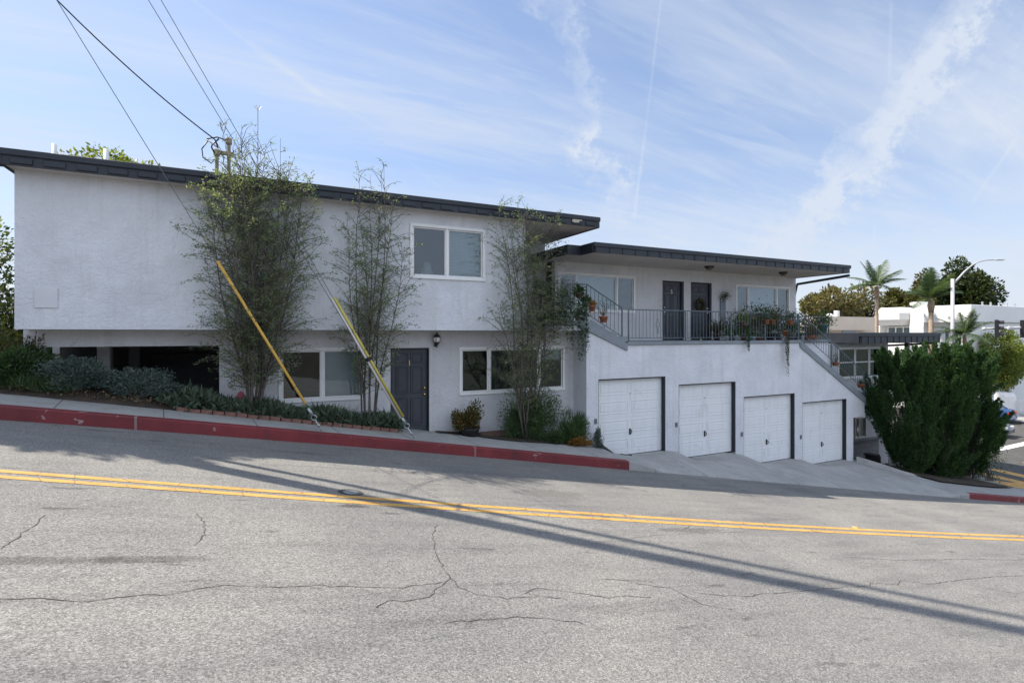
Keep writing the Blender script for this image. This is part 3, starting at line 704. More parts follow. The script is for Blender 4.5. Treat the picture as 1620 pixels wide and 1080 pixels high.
# weatherheads on the roof
wm = MB()
pA, pB = PY(362, 222, 12.5), PY(343, 240, 12.5)
for p in (pA, pB):
    wm.tube([(p.x, p.y, 3.0), (p.x, p.y, p.z)], .035, 8); wm.bbox(p.x-.06, p.x+.06, p.y-.07, p.y+.05, p.z-.10, p.z+.05, .03)
wm.bbox(pA.x-.16, pA.x+.08, pA.y-.03, pA.y+.03, pA.z-.32, pA.z-.24, .01)
tag(wm.build('service_mast', simple('mast_galv', (.24, .21, .14), .7, .3, 9)), 'rusty electrical service masts with weatherheads on the upper roof edge', 'service mast')

# ------------------------------------------------------------------ lower wing to the right
wing = thing('apartment_wing', 'low grey stucco wing with dark flat roof behind the dark green junipers', 'building', (23.5, 14.2, -5))
YW = 14.2
a, b, c = PY(1327, 552, YW), PY(1397, 552, YW), PY(1397, 593, YW); WW = (a.x, b.x, c.z, a.z)
LW = PY(1353, 662, YW); LW2 = PY(1369, 690, YW)
xw = PY(1405, 560, YW).x
mb = MB(); mb.wall(20.3, xw, -3.4, -.45, YW, YW+.2, [WW]); mb.box(xw-.2, xw, YW+.2, 19, -6.5, -.45); mb.box(20.3, xw, 19, 19.2, -6.5, -.45)
mb.build('wall', stucco('stucco_wing', (.56, .56, .57)), wing)
mb = MB(); mb.wall(20.3, xw, -6.8, -3.4, YW, YW+.2, [(LW.x, LW2.x, LW2.z, LW.z)]); mb.build('basement_wall', STUC_L, wing)
mb = MB(); mb.wall(20.3, LW2.x+.8, -6.8, LW2.z-.15, YW-.12, YW-.002); mb.build('block_base', BLOCKW, wing)
mb = MB(); mb.bbox(20.3, LW2.x+.95, YW-.20, YW-.002, LW2.z-.15, LW2.z-.06, .01); mb.build('ledge', BLOCK, wing)
mm = [WW[0]+(WW[1]-WW[0])*k for k in (.36, .68)]
window(wing, *WW, YW, mm, ['dark', 'dark', 'dark'], .07, (WW[2]+WW[3])/2+.02); window(wing, LW.x, LW2.x, LW2.z, LW.z, YW, [LW.x+.30], ['dark', 'half'], .05)
xa, xb = PY(1361, 530, 13.2).x, PY(1486, 530, 13.2).x
out = [(xa, 13.22), (xb, 13.22), (xb, 19.4), (xa-.8, 19.4), (xa-.8, 15.5), (xa, 15.5)]
rw = MB().prismz(out, -.18, -.10).build('roof', ROOFTOP, wing)
fa = MB(); fa.bbox(xa-.05, xb+.05, 13.14, 13.218, -.14, .03, .012); fa.box(xa, xb, 13.17, 13.218, -.42, -.14)
for i in range(24):
    x = xa+.05+i*.45
    if x < xb: fa.bbox(x-.014, x+.014, 13.15, 13.172, -.41, -.145, .004)
fa.bbox(xa-.05, xa-.002, 13.22, 15.45, -.42, .028, .01); fa.bbox(xa-.85, xa-.002, 15.452, 15.5, -.42, .026, .01); fa.bbox(xa-.85, xa-.802, 15.5, 19.4, -.42, .028, .01); fa.bbox(xb+.002, xb+.05, 13.22, 19.4, -.42, .028, .01)
fa.build('fascia', CHAR, rw)
MB().prismz(out, -.40, -.385).build('soffit', SOFFIT, rw)
MB().bbox(xb-1.95, xb-1.8, 13.5, 13.65, -6.5, -.41, .01).build('post', CHAR, wing)
MB().tube([(xb+.02, 13.4, -.45), (xb-.5, 15.4, -.62), (xb-1.7, 15.6, -.64)], .05, 8).build('downspout', CHAR, rw)
p = PT(1381, 731, 21.4)
mb = MB(); mb.bbox(p.x-.22, p.x+.22, p.y-.2, p.y+.2, WALKZ(min(p.x, 26), 13)-.1, WALKZ(min(p.x, 26), 13)+.30, .04); mb.bbox(p.x-.28, p.x+.08, p.y-.24, p.y+.22, WALKZ(min(p.x, 26), 13)+.30, WALKZ(min(p.x, 26), 13)+.37, .02)
tag(mb.build('utility_box', DARKM), 'squat black utility box against the basement wall beyond the garages', 'utility box')
# curved low kerb wall right of the last garage
pts = [(20.32, 12.1), (20.45, 11.75), (20.62, 11.4), (20.8, 11.1), (21.05, 10.85), (21.5, 10.6)]
mb = MB(); o0 = 0
for i, (x, y) in enumerate(pts):
    t = Vector((pts[min(i+1, 5)][0]-pts[max(i-1, 0)][0], pts[min(i+1, 5)][1]-pts[max(i-1, 0)][1], 0)).normalized(); n = Vector((-t.y, t.x, 0))*.07
    z = WALKZ(x, y); h = .20-.17*(i/5)**1.5
    mb.v += [(x-n.x, y-n.y, z-.3), (x-n.x, y-n.y, z+h), (x+n.x, y+n.y, z+h), (x+n.x, y+n.y, z-.3)]
for i in range(5):
    for j in range(3): mb.f.append((i*4+j, (i+1)*4+j, (i+1)*4+j+1, i*4+j+1))
mb.f += [(0, 1, 2, 3), (20, 23, 22, 21)]
tag(mb.build('retaining_kerb', simple('pale_kerb', (.42, .41, .39), .9, .15, 3)), 'low curved concrete retaining kerb beside the last garage door', 'retaining kerb')

# ------------------------------------------------------------------ planting
def BEDZ(X, Y): return WALKZ(X, min(Y, 13.2))+(.05 if X > -.2 else .05+.22*sm(-.2, -2.2, X)*sm(11.95, 12.6, Y))
bx_ = [float(x) for x in np.arange(-14, 3.01, .25)]
struct(sheet('planting_bed', bx_, lambda x: [12.12+.0*x+(1.9 if x < -.2 else .72)*k/6 for k in range(7)], lambda x, y: BEDZ(x, y)-(.08 if y < 12.13 else 0), SOIL))
bx_ = [float(x) for x in np.arange(4.2, 8.31, .25)]
struct(sheet('planting_bed', bx_, lambda x: [12.84-(.25+.6*sm(4.3, 6.2, x))*(1-k/5) for k in range(6)], lambda x, y: WALKZ(x, y)+.03, SOIL))
LG = leafmat('olive_leaf', [(.062, .095, .062), (.10, .145, .092), (.145, .18, .105), (.21, .22, .12)], .42)
LSH = leafmat('shrub_leaf', [(.024, .050, .022), (.052, .095, .038), (.095, .145, .055)], .25)
LGR = leafmat('grey_leaf', [(.040, .065, .060), (.080, .115, .098), (.14, .175, .145)], .15)
LSU = leafmat('succulent_leaf', [(.035, .062, .042), (.08, .115, .08), (.16, .19, .125)], .12)
LJU = leafmat('juniper_scale', [(.014, .038, .015), (.033, .078, .025), (.075, .13, .038)], .2, .7)
LYE = leafmat('amber_leaf', [(.10, .045, .012), (.20, .10, .02), (.26, .16, .035)], .15)
LJA = leafmat('jade_leaf', [(.025, .045, .018), (.06, .075, .022), (.14, .10, .03), (.10, .03, .02)], .1)
LBR = leafmat('lime_leaf', [(.05, .075, .015), (.11, .14, .03), (.19, .21, .05)], .35)
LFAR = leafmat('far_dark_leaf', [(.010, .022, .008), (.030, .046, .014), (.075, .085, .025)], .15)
LFA2 = leafmat('far_olive_leaf', [(.030, .034, .010), (.075, .075, .020), (.14, .12, .035)], .15)
LBRN = leafmat('brownish_leaf', [(.025, .028, .012), (.065, .062, .025), (.12, .095, .045)], .15)
LPA = leafmat('palm_leaf', [(.022, .045, .024), (.05, .085, .038), (.11, .14, .06)], .22)
LFA3 = leafmat('far_bronze_leaf', [(.05, .05, .02), (.12, .11, .045), (.20, .165, .075)], .2)
LVI = leafmat('vine_leaf', [(.014, .030, .014), (.035, .065, .028), (.075, .105, .045)], .2)
LDRY = leafmat('dry_stalk', [(.12, .085, .045), (.22, .17, .09)], .1)
def pinterp(prof, z): return float(np.interp(z, [p[0] for p in prof], [p[1] for p in prof]))
def slim_tree(name, label, X, zb, prof, nst, ntw, lps, mat, lsize, cy=11.85, dens_top=2.6, base_spread=.12, seed=1, lean=0.0):
    """upright multi-stemmed young tree; prof = [(z, half width)] for the crown outline"""
    R = random.Random(seed); root = thing(name, label, 'tree', (X, 12.32, zb)); tr = MB(); LP = []; LD = []
    ztop = prof[-1][0]; zbot = prof[0][0]
    def okY(x, y, z):
        lim = 11.74 if z > 2.7 else 12.10 if z > -.02 else 12.7
        return min(y, lim-R.uniform(.01, .12)) if y > lim-.02 else y
    for k in range(nst):
        a = (k+.5)/nst*2-1; zt = ztop-(abs(a)**1.3)*(ztop-zbot)*R.uniform(.15, .5)-R.uniform(0, .5)
        if k % 4 == 1: zt = ztop-R.uniform(0, .3)
        hw = pinterp(prof, zt*.8+zbot*.2); pts = []; rs = []; n = 14
        ex = X+lean+a*hw*.85+R.uniform(-.1, .1); ey = cy+R.uniform(-.45, .15); wob = R.uniform(-1, 1)
        for i in range(n+1):
            t = i/n; z = zb-.05+(zt-zb)*t
            x = X+a*base_spread+(ex-X-a*base_spread)*(t**(1.05 if nst > 12 else .9))+.06*math.sin(t*7+wob*4); y = 12.32+(ey-12.32)*(min(1, t*1.9)**1.2)+.05*math.sin(t*6+k)
            pts.append((x, okY(x, y, z), z)); rs.append(max(.004, (.027 if nst > 9 else .024)*(1-t*.92)))
        tr.tube(pts, rs, 5)
        for j in range(ntw):
            t = R.uniform(.12, 1); i = min(n-1, int(t*n)); f = t*n-i
            p = Vector(pts[i]).lerp(Vector(pts[i+1]), f)
            if p.z > dens_top+.4 and R.random() < .45: continue
            w = pinterp(prof, p.z)
            if p.z < zbot-.1 and R.random() < .8: continue
            an = R.uniform(0, 2*math.pi); L = R.uniform(.35, 1.0)*(1.1-t*.5)*(.55+.65*w); up = R.uniform(.15, 1.1)
            d = Vector((math.cos(an), math.sin(an)*.6-.1, up)).normalized(); q = [p]; m = 5
            for s_ in range(m):
                d = (d+Vector((R.gauss(0, .20), R.gauss(0, .20), .12-.11*s_))).normalized(); e = q[-1]+d*L/m
                cx = X+lean*max(0, min(1, (e.z-zb)/(ztop-zb))); lm = max(pinterp(prof, e.z)*1.15, abs(p.x-cx)+.03)
                if abs(e.x-cx) > lm: e.x = cx+math.copysign(lm, e.x-cx)
                q.append(Vector((e.x, okY(e.x, e.y, e.z), e.z)))
            tr.tube(q, [.006*(1-.6*i/m) for i in range(m+1)], 4, False)
            nl = int(lps*(1 if p.z < dens_top else .30)*R.uniform(.4, 1.5))
            for l in range(nl):
                s_ = (1-R.uniform(0, .9)**1.5)*m*.999; i2 = min(m-1, int(s_)); b = q[i2].lerp(q[i2+1], s_-i2)+Vector((R.gauss(0, .025), R.gauss(0, .025), R.gauss(0, .03)))
                b.y = okY(b.x, b.y, b.z); LP.append(b); LD.append((d.x, d.y, d.z))
    tr.build('trunk', BARK, root, True)
    npmesh('crown', leaves(np.array(LP), RNG.uniform(lsize*.6, lsize*1.35, len(LP)), .42, .2, np.array(LD)*.5), 4, mat, root)
    return root
slim_tree('slim_tree', 'tallest and densest of the three slim multi-stemmed trees, behind the orange guy guard', .15, BEDZ(.15, 12.3), [(-1.1, .30), (-.6, .95), (0, 1.30), (1.0, 1.36), (1.8, 1.20), (2.5, 1.0), (3.1, .88), (3.6, .55), (3.95, .22), (4.2, .06)], 13, 96, 27, LG, .046, seed=3, dens_top=2.95)
slim_tree('slim_tree', 'thin sparse slim tree between the first window and the dark number 1 door', 2.42, BEDZ(2.42, 12.3), [(-.9, .25), (-.3, .72), (.6, .88), (1.5, .86), (2.2, .82), (2.8, .72), (3.3, .5), (3.75, .12)], 8, 66, 27, LG, .045, seed=11, dens_top=2.2)
slim_tree('slim_tree', 'slim leafy tree right of the door, its branches over both windows and the wall corner', 6.55, WALKZ(6.55, 12.4), [(-1.9, .35), (-1.2, .95), (-.4, 1.25), (.5, 1.25), (1.4, 1.3), (2.1, 1.3), (2.7, 1.15), (3.0, .5), (3.25, .1)], 10, 72, 24, LG, .046, seed=23, dens_top=3.2, lean=-.38)
def shrub(name, label, cat, c, rad, n, lsize, mat, asp=.45, blobs=14, up=.3, stems=True, seed=0, ymax=None, group=None):
    rg = np.random.default_rng(seed+100); root = thing(name, label, cat, c, group)
    B = rg.normal(size=(blobs, 3)); B /= np.linalg.norm(B, axis=1)[:, None]; B *= rg.uniform(.25, .78, (blobs, 1)); B[:, 2] = np.abs(B[:, 2])*.9+.12
    k = rg.integers(0, blobs, n); d = rg.normal(size=(n, 3)); d /= np.linalg.norm(d, axis=1)[:, None]
    r = rg.uniform(.22, .42, blobs)[k]*rg.uniform(.45, 1.12, n)
    P = (B[k]+d*r[:, None]); P = P[P[:, 2] > .0]; d = d[:len(P)]
    P = P*np.array(rad)+np.array(c)
    if ymax is not None: P[:, 1] = np.minimum(P[:, 1], ymax-rg.uniform(0, .1, len(P)))
    D = P-np.array(c); D /= np.linalg.norm(D, axis=1)[:, None]+1e-6
    if stems:
        st_ = MB()
        for b in B[:min(blobs, 16)]:
            e = b*np.array(rad)+np.array(c)
            if ymax is not None: e[1] = min(e[1], ymax-.05)
            m_ = (np.array(c)+e)/2+rg.normal(size=3)*.04*rad[2]; q0 = np.array(c)+np.array([b[0]*.1*rad[0], b[1]*.1*rad[1], -.05])
            st_.tube([q0, m_, e], [.018*rad[2]+.004, .010*rad[2]+.003, .004], 5)
        st_.build('stems', BARK, root)
    npmesh('foliage', leaves(P, rg.uniform(lsize*.6, lsize*1.3, len(P)), asp, up, D), 4, mat, root)
    return root
def at(px, Y, zf=BEDZ):
    u = (px-810)/F; X = Y*(S+u*C_)/(C_-u*S); return (X, Y, zf(X, Y))
shrub('shrub', 'bushy green shrub on the slope at the far left below the white overhang', 'shrub', at(22, 12.5), (.75, .5, .55), 5200, .085, LSH, .3, 20, seed=1)
shrub('shrub', 'taller dry brownish shrub in front of the leftmost carport pillar', 'shrub', at(34, 12.75), (.42, .3, .85), 2200, .075, LBRN, .3, 16, seed=2)
shrub('shrub', 'low grey-green shrub below the left half of the carport opening', 'shrub', at(120, 12.34), (.80, .40, .56), 14000, .05, LGR, .42, 22, seed=3)
shrub('shrub', 'rounded grey-green shrub below the black part of the carport, next to the succulents', 'shrub', at(214, 12.32), (.78, .38, .48), 13000, .05, LGR, .42, 22, seed=4)
shrub('shrub', 'small reddish dry ground plant at the sidewalk edge on the far left', 'shrub', at(60, 12.22), (.4, .14, .16), 900, .05, LBRN, .4, 10, seed=6)
shrub('shrub', 'dense rounded green shrub at the foot of the tree right of the door', 'shrub', at(842, 12.42, WALKZ), (1.0, .42, 1.30), 21000, .05, LSH, .42, 26, seed=5, ymax=12.83)
shrub('fern_plant', 'feathery bright green plant left of the first garage corner', 'plant', at(905, 12.2, WALKZ), (.50, .34, .80), 4200, .13, LSH, .13, 14, .9, seed=8)
shrub('succulent', 'low clump of orange-tipped succulents at the kerb side of the garden bed', 'plant', at(917, 11.9, WALKZ), (.42, .25, .24), 2200, .05, LYE, .4, 16, .6, seed=9)
shrub('euphorbia', 'blue-green spiky plant beside the left edge of the first garage door', 'plant', at(945, 11.92, WALKZ), (.22, .2, .52), 1500, .06, LGR, .25, 10, .6, seed=10)
shrub('shrub', 'small pale green shrub below the fern at the garden bed front', 'shrub', at(880, 12.1, WALKZ), (.5, .3, .42), 3000, .06, LSH, .35, 10, seed=12)
# jade plant in a dark bowl
jp = at(742, 12.5, WALKZ)
j = shrub('jade_plant', 'branching jade plant in a dark bowl planter right of the number 1 door', 'potted plant', (jp[0], jp[1], jp[2]+.16), (.52, .36, .70), 3000, .058, LJA, .62, 18, .2, seed=14, ymax=12.8)
MB().lathe([(.20, -.16), (.27, .02), (.29, .06), (.25, .06), (.24, .03)], 18, (jp[0], jp[1], jp[2]+.14)).build('bowl', CABLE, j, True)
q = at(757, 12.6, WALKZ); q2 = at(800, 12.6, WALKZ)
tag(MB().bbox(q[0], q2[0], 12.5, 12.56, q2[2]-.2, q[2]+.09, .01).build('planter_board', POTB), 'low brown board edging the bed between the jade plant and the shrub', 'garden edging')
# rosette plants by window 1
def rosette(name, label, c, n, L, m):
    root = thing(name, label, 'plant', c); rg = np.random.default_rng(int(c[0]*100) % 97)
    P = np.tile(np.array(c)+np.array([0, 0, .12]), (n, 1)); a = rg.uniform(0, 6.28, n); e = rg.uniform(-.1, 1.2, n)
    D = np.stack([np.cos(a)*np.cos(e), np.sin(a)*np.cos(e), np.sin(e)], 1)
    V = []
    for p, d in zip(P, D):
        w = np.cross(d, [0, 0, 1]); w /= np.linalg.norm(w)+1e-6; V += [p, p+d*L*.6+w*L*.22, p+d*L, p+d*L*.6-w*L*.22]
    npmesh('leaves', np.array(V), 4, m, root); MB().tube([(c[0], c[1], c[2]-.05), (c[0], c[1], c[2]+.13)], .02, 6).build('stem', BARK, root)
rosette('aeonium', 'dark green rosette plant below the left corner of the ground floor window', at(428, 12.62), 46, .17, LSH)
rosette('aeonium', 'dark green rosette plant behind the clamp of the orange guy guard', at(450, 12.6), 40, .15, LSH)
# dry stalks
g = thing('dry_grass', 'tuft of dry upright stalks under the right half of the first window', 'plant', at(545, 12.6)); V = []
for i in range(70):
    c = np.array(at(545, 12.6)); a = RNG.normal(size=2)*.16; b = c+np.array([a[0]*.5, a[1]*.3, -.02]); t = b+np.array([a[0]*1.3, a[1]*.6, RNG.uniform(.2, .52)]); w = np.array([.004, 0, 0])
    V += [b-w, b+w, t+w*.4, t-w*.4]
npmesh('stalks', np.array(V), 4, LDRY, g)
# succulent ground cover behind the bricks (one uncountable mass)
P = []
for i in range(2600):
    px = RNG.uniform(255, 632); Y = RNG.uniform(12.16, 12.55); x, y, z = at(px, Y); n = 5
    h = .17+.14*float(RNG.random())+.05*math.sin(x*5); P.append((x, y, z, h))
P = np.array(P); n = 6; B = np.repeat(P[:, :3], n, 0)+RNG.normal(size=(len(P)*n, 3))*np.array([.02, .02, .004]); H = np.repeat(P[:, 3], n)
B[:, 2] += RNG.uniform(0, .5, len(B))*H
struct(npmesh('succulent_cover', leaves(B, H*RNG.uniform(.5, 1.0, len(B)), .22, 1.6), 4, LSU), 'stuff')
P = []
for i in range(4200):
    px = RNG.uniform(-20, 110); Y = RNG.uniform(12.14, 12.9); P.append(at(px, Y))
P = np.array(P); struct(npmesh('long_grass', leaves(P, RNG.uniform(.10, .28, len(P)), .07, 2.2), 4, LSH), 'stuff')
# leaf litter on the beds
P = np.array([at(RNG.uniform(0, 260), RNG.uniform(12.13, 12.3)) for i in range(260)]); P[:, 2] += .012
struct(npmesh('leaf_litter', leaves(P, RNG.uniform(.03, .06, len(P)), .6, -.2), 4, LDRY), 'stuff')
# bricks along the bed
b0 = MB().bbox(-.098, .098, -.045, .045, -.10, .065, .010).build('edging_brick', BRICK)
tag(b0, 'terracotta brick in the row edging the succulent bed by the sidewalk', 'brick', 'bricks edging the succulent bed')
xa = at(288, 12.13)[0]; xb = at(640, 12.13)[0]; nb = int((xb-xa)/.206)
for i in range(nb):
    o = b0 if i == 0 else b0.copy()
    if i: COL.objects.link(o)
    x = xa+.206*i; o.location = (x, 12.115+RNG.normal()*.006, WALKZ(x, 12.1)+.01+RNG.normal()*.006); o.rotation_euler = (RNG.normal()*.04, math.atan2(WALKZ(x, 12.1)-WALKZ(x+.2, 12.1), .2)+RNG.normal()*.03, RNG.normal()*.05)
# standpipe by the wall
sx, sy, sz = at(381, 12.7); m = MB(); m.tube([(sx, sy, sz-.1), (sx, sy, sz+.22)], .045, 10); m.lathe([(.06, .2), (.07, .24), (.07, .32), (.05, .38), (.02, .40)], 12, (sx, sy, sz)); m.tube([(sx-.10, sy-.02, sz+.28), (sx+.10, sy-.02, sz+.28)], .03, 8)
tag(m.build('standpipe', simple('faded_red', (.42, .10, .12), .6, .15, 6), None, True), 'faded red standpipe at the wall behind the tallest slim tree', 'standpipe')
hx = at(952, 12.0, WALKZ); mb = MB(); mb.tube([(hx[0]-.1, 11.9, WALKZ(hx[0]-.1, 11.9)+.05), (hx[0]+.3, 11.85, WALKZ(hx[0]+.3, 11.85)+.06), (hx[0]+.85, 11.8, WALKZ(hx[0]+.85, 11.8)+.03)], [.06, .075, .04], 8); mb.tube([(hx[0]+.1, 11.8, hx[2]+.0), (hx[0]+.3, 11.75, hx[2]+.10), (hx[0]+.5, 11.75, hx[2]+.12), (hx[0]+.55, 11.76, hx[2]+.05)], .008, 6)
tag(mb.build('plant_tray', CABLE), 'black trough with a thin hose lying before the first garage door', 'plant tray')

# ------------------------------------------------------------------ guy wires, pole and service drop
POLE = Vector((-4.75, 11.55, 0))
up = thing('utility_pole', 'tall wooden utility pole at the kerb that holds the guy wires', 'utility pole', (POLE.x, POLE.y, WALKZ(POLE.x, POLE.y)))
MB().tube([(POLE.x, POLE.y, -2), (POLE.x, POLE.y, 18.5)], [.20, .16], 14).build('pole', WOOD, up, True)
MB().tube([(POLE.x+.30, POLE.y+.40, -1.4), (POLE.x+.30, POLE.y+.40, 17.5)], .075, 8).tube([(POLE.x, POLE.y, 3), (POLE.x+.30, POLE.y+.40, 3)], .02, 6).tube([(POLE.x, POLE.y, 9), (POLE.x+.30, POLE.y+.40, 9)], .02, 6).build('shadow_rod', GALV, up, True)  # unseen slim rod added beside the pole to cast a second shadow strip
def seg_at_px(A, B, px):
    lo, hi = 0.0, 1.0
    for _ in range(40):
        m = (lo+hi)/2; p = A.lerp(B, m); x = 810+F*(p.x*C_-p.y*S)/(p.x*S+p.y*C_)
        if x > px: lo = m
        else: hi = m
    return A.lerp(B, lo)
def walk_hit(px, py):
    r = ray(px, py); lo, hi = 2.0, 40.0
    for _ in range(50):
        m = (lo+hi)/2; p = r*m
        if p.z > WALKZ(p.x, p.y): lo = m
        else: hi = m
    return r*lo
def guy(label, anchor, zatt, guards, strands, clamp):
    A = walk_hit(*anchor); T = Vector((POLE.x, POLE.y, zatt)); d = (T-A).normalized(); side = d.cross(Vector((.45, .9, 0))).normalized()
    g = thing('guy_wire', label, 'guy wire', A)
    w = MB(); c0 = seg_at_px(A, T, clamp)
    for k in strands: w.tube([c0, c0+(T+Vector((0, 0, k*3))-c0)*.5, T+Vector((0, 0, k*3))], .0065, 5)
    w.build('wire', WIREM, g)
    r = MB(); r.tube([A-d*.1, A+d*.28], .014, 8); q = A+d*.33
    ring = [q+(d*math.cos(t)+side*math.sin(t))*.055 for t in np.linspace(0, 2*math.pi, 13)]; r.tube(ring, .012, 6)
    r.tube([A+d*.38, c0], .010, 6); e = c0-d*.05
    for s_ in (-.02, .02): r.tube([A+d*.5+side*s_, c0+side*s_*.6], .010, 6)
    r.tube([e, e+d*.16], [.035, .028], 8); r.tube([e-d*.28, e-d*.22], .03, 8)
    r.build('anchor_rod', GALV, g, True)
    for (m, x0, x1, off) in guards:
        a, b = seg_at_px(A, T, x0), seg_at_px(A, T, x1); o = side*off
        MB().tube([a+o, a.lerp(b, .5)+o, b+o], .027, 10).build('guard', m, g, True)
        if off == 0:
            k = MB()
            for f in (.12, .62): k.tube([a.lerp(b, f), a.lerp(b, f)+d*.02], .0285, 10)
            k.build('guard_seam', POTB, g)
            k = MB(); fr = (Vector((0, 0, 0))-a).normalized()*.026; k.tube([a+fr, a.lerp(b, .5)+fr, b+fr], .006, 6); k.build('guard_lip', YELLOWG, g)
    return g, A, T, d, side
guy('guy wire with a single bright orange guard, anchored left in the sidewalk', (510, 682), 8.95, [(ORANGE, 483, 344, 0)], (0,), 492)
g2, A2, T2, d2, sd2 = guy('doubled guy wire with yellow and white guards, anchored before the door', (655, 693), 12.0, [(YELLOWG, 636, 527, -.029), (WHITEG, 636, 526, .029)], (0, -.22), 640)
a = seg_at_px(A2, T2, 583); MB().tube([a-d2*.03, a+d2*.05], .062, 12).build('strap', CABLE, g2)
# service drop: cable from the pole to the weatherheads with hanging loops
sp = PY(340, 221, 12.0); tp = Vector((POLE.x, POLE.y, 7.7)); mb = MB()
def sag(a, b, s_, n=16): return [a.lerp(b, i/n)-Vector((0, 0, s_*4*(i/n)*(1-i/n))) for i in range(n+1)]
mb.tube(sag(tp, sp, .28), .012, 6)
A_ = Vector((pA.x-.06, pA.y-.06, pA.z-.02)); B_ = Vector((pB.x-.04, pB.y-.06, pB.z-.05))
mb.tube([sp, sp+Vector((.05, .1, -.12)), A_+Vector((-.35, 0, -.04)), A_+Vector((-.15, 0, .03)), A_], .014, 6)
mb.tube([A_+Vector((-.30, 0, -.05)), A_+Vector((-.42, 0, -.25)), A_+Vector((-.40, 0, -.42)), A_+Vector((-.25, 0, -.52)), B_+Vector((0, 0, -.12))], .012, 6)
mb.tube([A_+Vector((-.12, 0, .0)), A_+Vector((-.24, 0, -.14)), B_+Vector((-.05, -.02, .10)), B_], .016, 6)
mb.tube([B_+Vector((.08, 0, .05)), B_+Vector((.18, 0, -.06)), B_+Vector((.15, 0, -.2)), B_+Vector((.25, 0, -.34)), A_+Vector((.04, 0, -.62))], .008, 6)
mb.tube([sp, A_+Vector((-.05, .04, -.26))], .005, 5)
tag(mb.build('service_cable', CABLE, None, True), 'black service cable drooping from the pole to the rooftop weatherheads', 'cable')
# thin aerial mast in the tall tree's top
p = PY(408, 172, 12.5); mb = MB(); mb.tube([(p.x, p.y, 3.0), p], .010, 6)
for k in range(6): a = k*1.05; mb.tube([p-Vector((0, 0, .05)), p+Vector((math.cos(a)*.07, math.sin(a)*.07, .05))], .004, 4)
tag(mb.build('aerial', GALV), 'thin metal aerial rising from the roof through the tallest slim tree', 'aerial')

# ------------------------------------------------------------------ balcony plants and hangings
def pot_mesh(c, r, h, m, parent, name='pot'):
    return MB().lathe([(r*.72, 0), (r*.98, h*.8), (r*1.1, h*.8), (r*1.1, h), (r*.92, h), (r*.9, h*.9)], 14, c).build(name, m, parent, True)
def potted(label, px, Y, z, r, h, pm, kind, size, lm=LSH, group='potted plants on the balcony', n=300):
    u = (px-810)/F; X = Y*(S+u*C_)/(C_-u*S); c = (X, Y, z); root = thing('potted_plant', label, 'potted plant', c, group)
    n = int(n*1.9); pot_mesh(c, r, h, pm, root); rg = np.random.default_rng(int(px)); top = np.array([X, Y, z+h*.92])
    if kind == 'leafy':
        P = top+rg.normal(size=(n, 3))*np.array([size*.34, size*.30, size*.30])+np.array([0, 0, size*.42]); P[:, 2] = np.maximum(P[:, 2], top[2])
        D = P-top; D /= np.linalg.norm(D, axis=1)[:, None]+1e-6; npmesh('foliage', leaves(P, rg.uniform(.035, .085, n), .55, .3, D), 4, lm, root)
    elif kind == 'spiky':
        V = []
        for i in range(n//8):
            a = rg.uniform(0, 6.28); e = rg.uniform(.5, 1.5); L = size*rg.uniform(.5, 1.05); d = np.array([math.cos(a)*math.cos(e), math.sin(a)*math.cos(e), math.sin(e)]); w = np.cross(d, [.3, .9, .1]); w /= np.linalg.norm(w); b = top+rg.normal(size=3)*r*.3*np.array([1, 1, 0])
            V += [b-w*.012, b+w*.012, b+d*L*.6+w*.02, b+d*L]; V += [b-w*.012, b+d*L, b+d*L*.6-w*.02, b]
        npmesh('foliage', np.array(V), 4, lm, root)
    elif kind == 'trail':
        P = []; 
        for s_ in range(14):
            a = rg.uniform(3.4, 6.0); L = size*rg.uniform(.45, 1.0); q = top+np.array([math.cos(a)*r*.9, math.sin(a)*r*1.1, 0])
            for i in range(n//14): f = rg.random(); P.append(q+np.array([rg.normal()*.012, rg.normal()*.012-.02, .05*math.sin(3*f)-f*L]))
        npmesh('foliage', leaves(np.array(P), rg.uniform(.02, .05, len(P)), .5, -.6), 4, lm, root)
    elif kind == 'twig':
        t = MB(); P = []
        for i in range(9):
            q = [Vector(top)]; d = Vector((rg.normal()*.4, rg.normal()*.3, 1)).normalized()
            for k in range(5): d = (d+Vector((rg.normal()*.3, rg.normal()*.3, .1))).normalized(); q.append(q[-1]+d*size/5); P.append(np.array(q[-1]))
            t.tube(q, [.007, .006, .005, .004, .003, .002], 4, False)
        t.build('stems', BARK, root); P = np.repeat(np.array(P), 4, 0)+rg.normal(size=(len(P)*4, 3))*.02; npmesh('foliage', leaves(P, .04, .5, .3), 4, lm, root)
    return root
zf = -.24
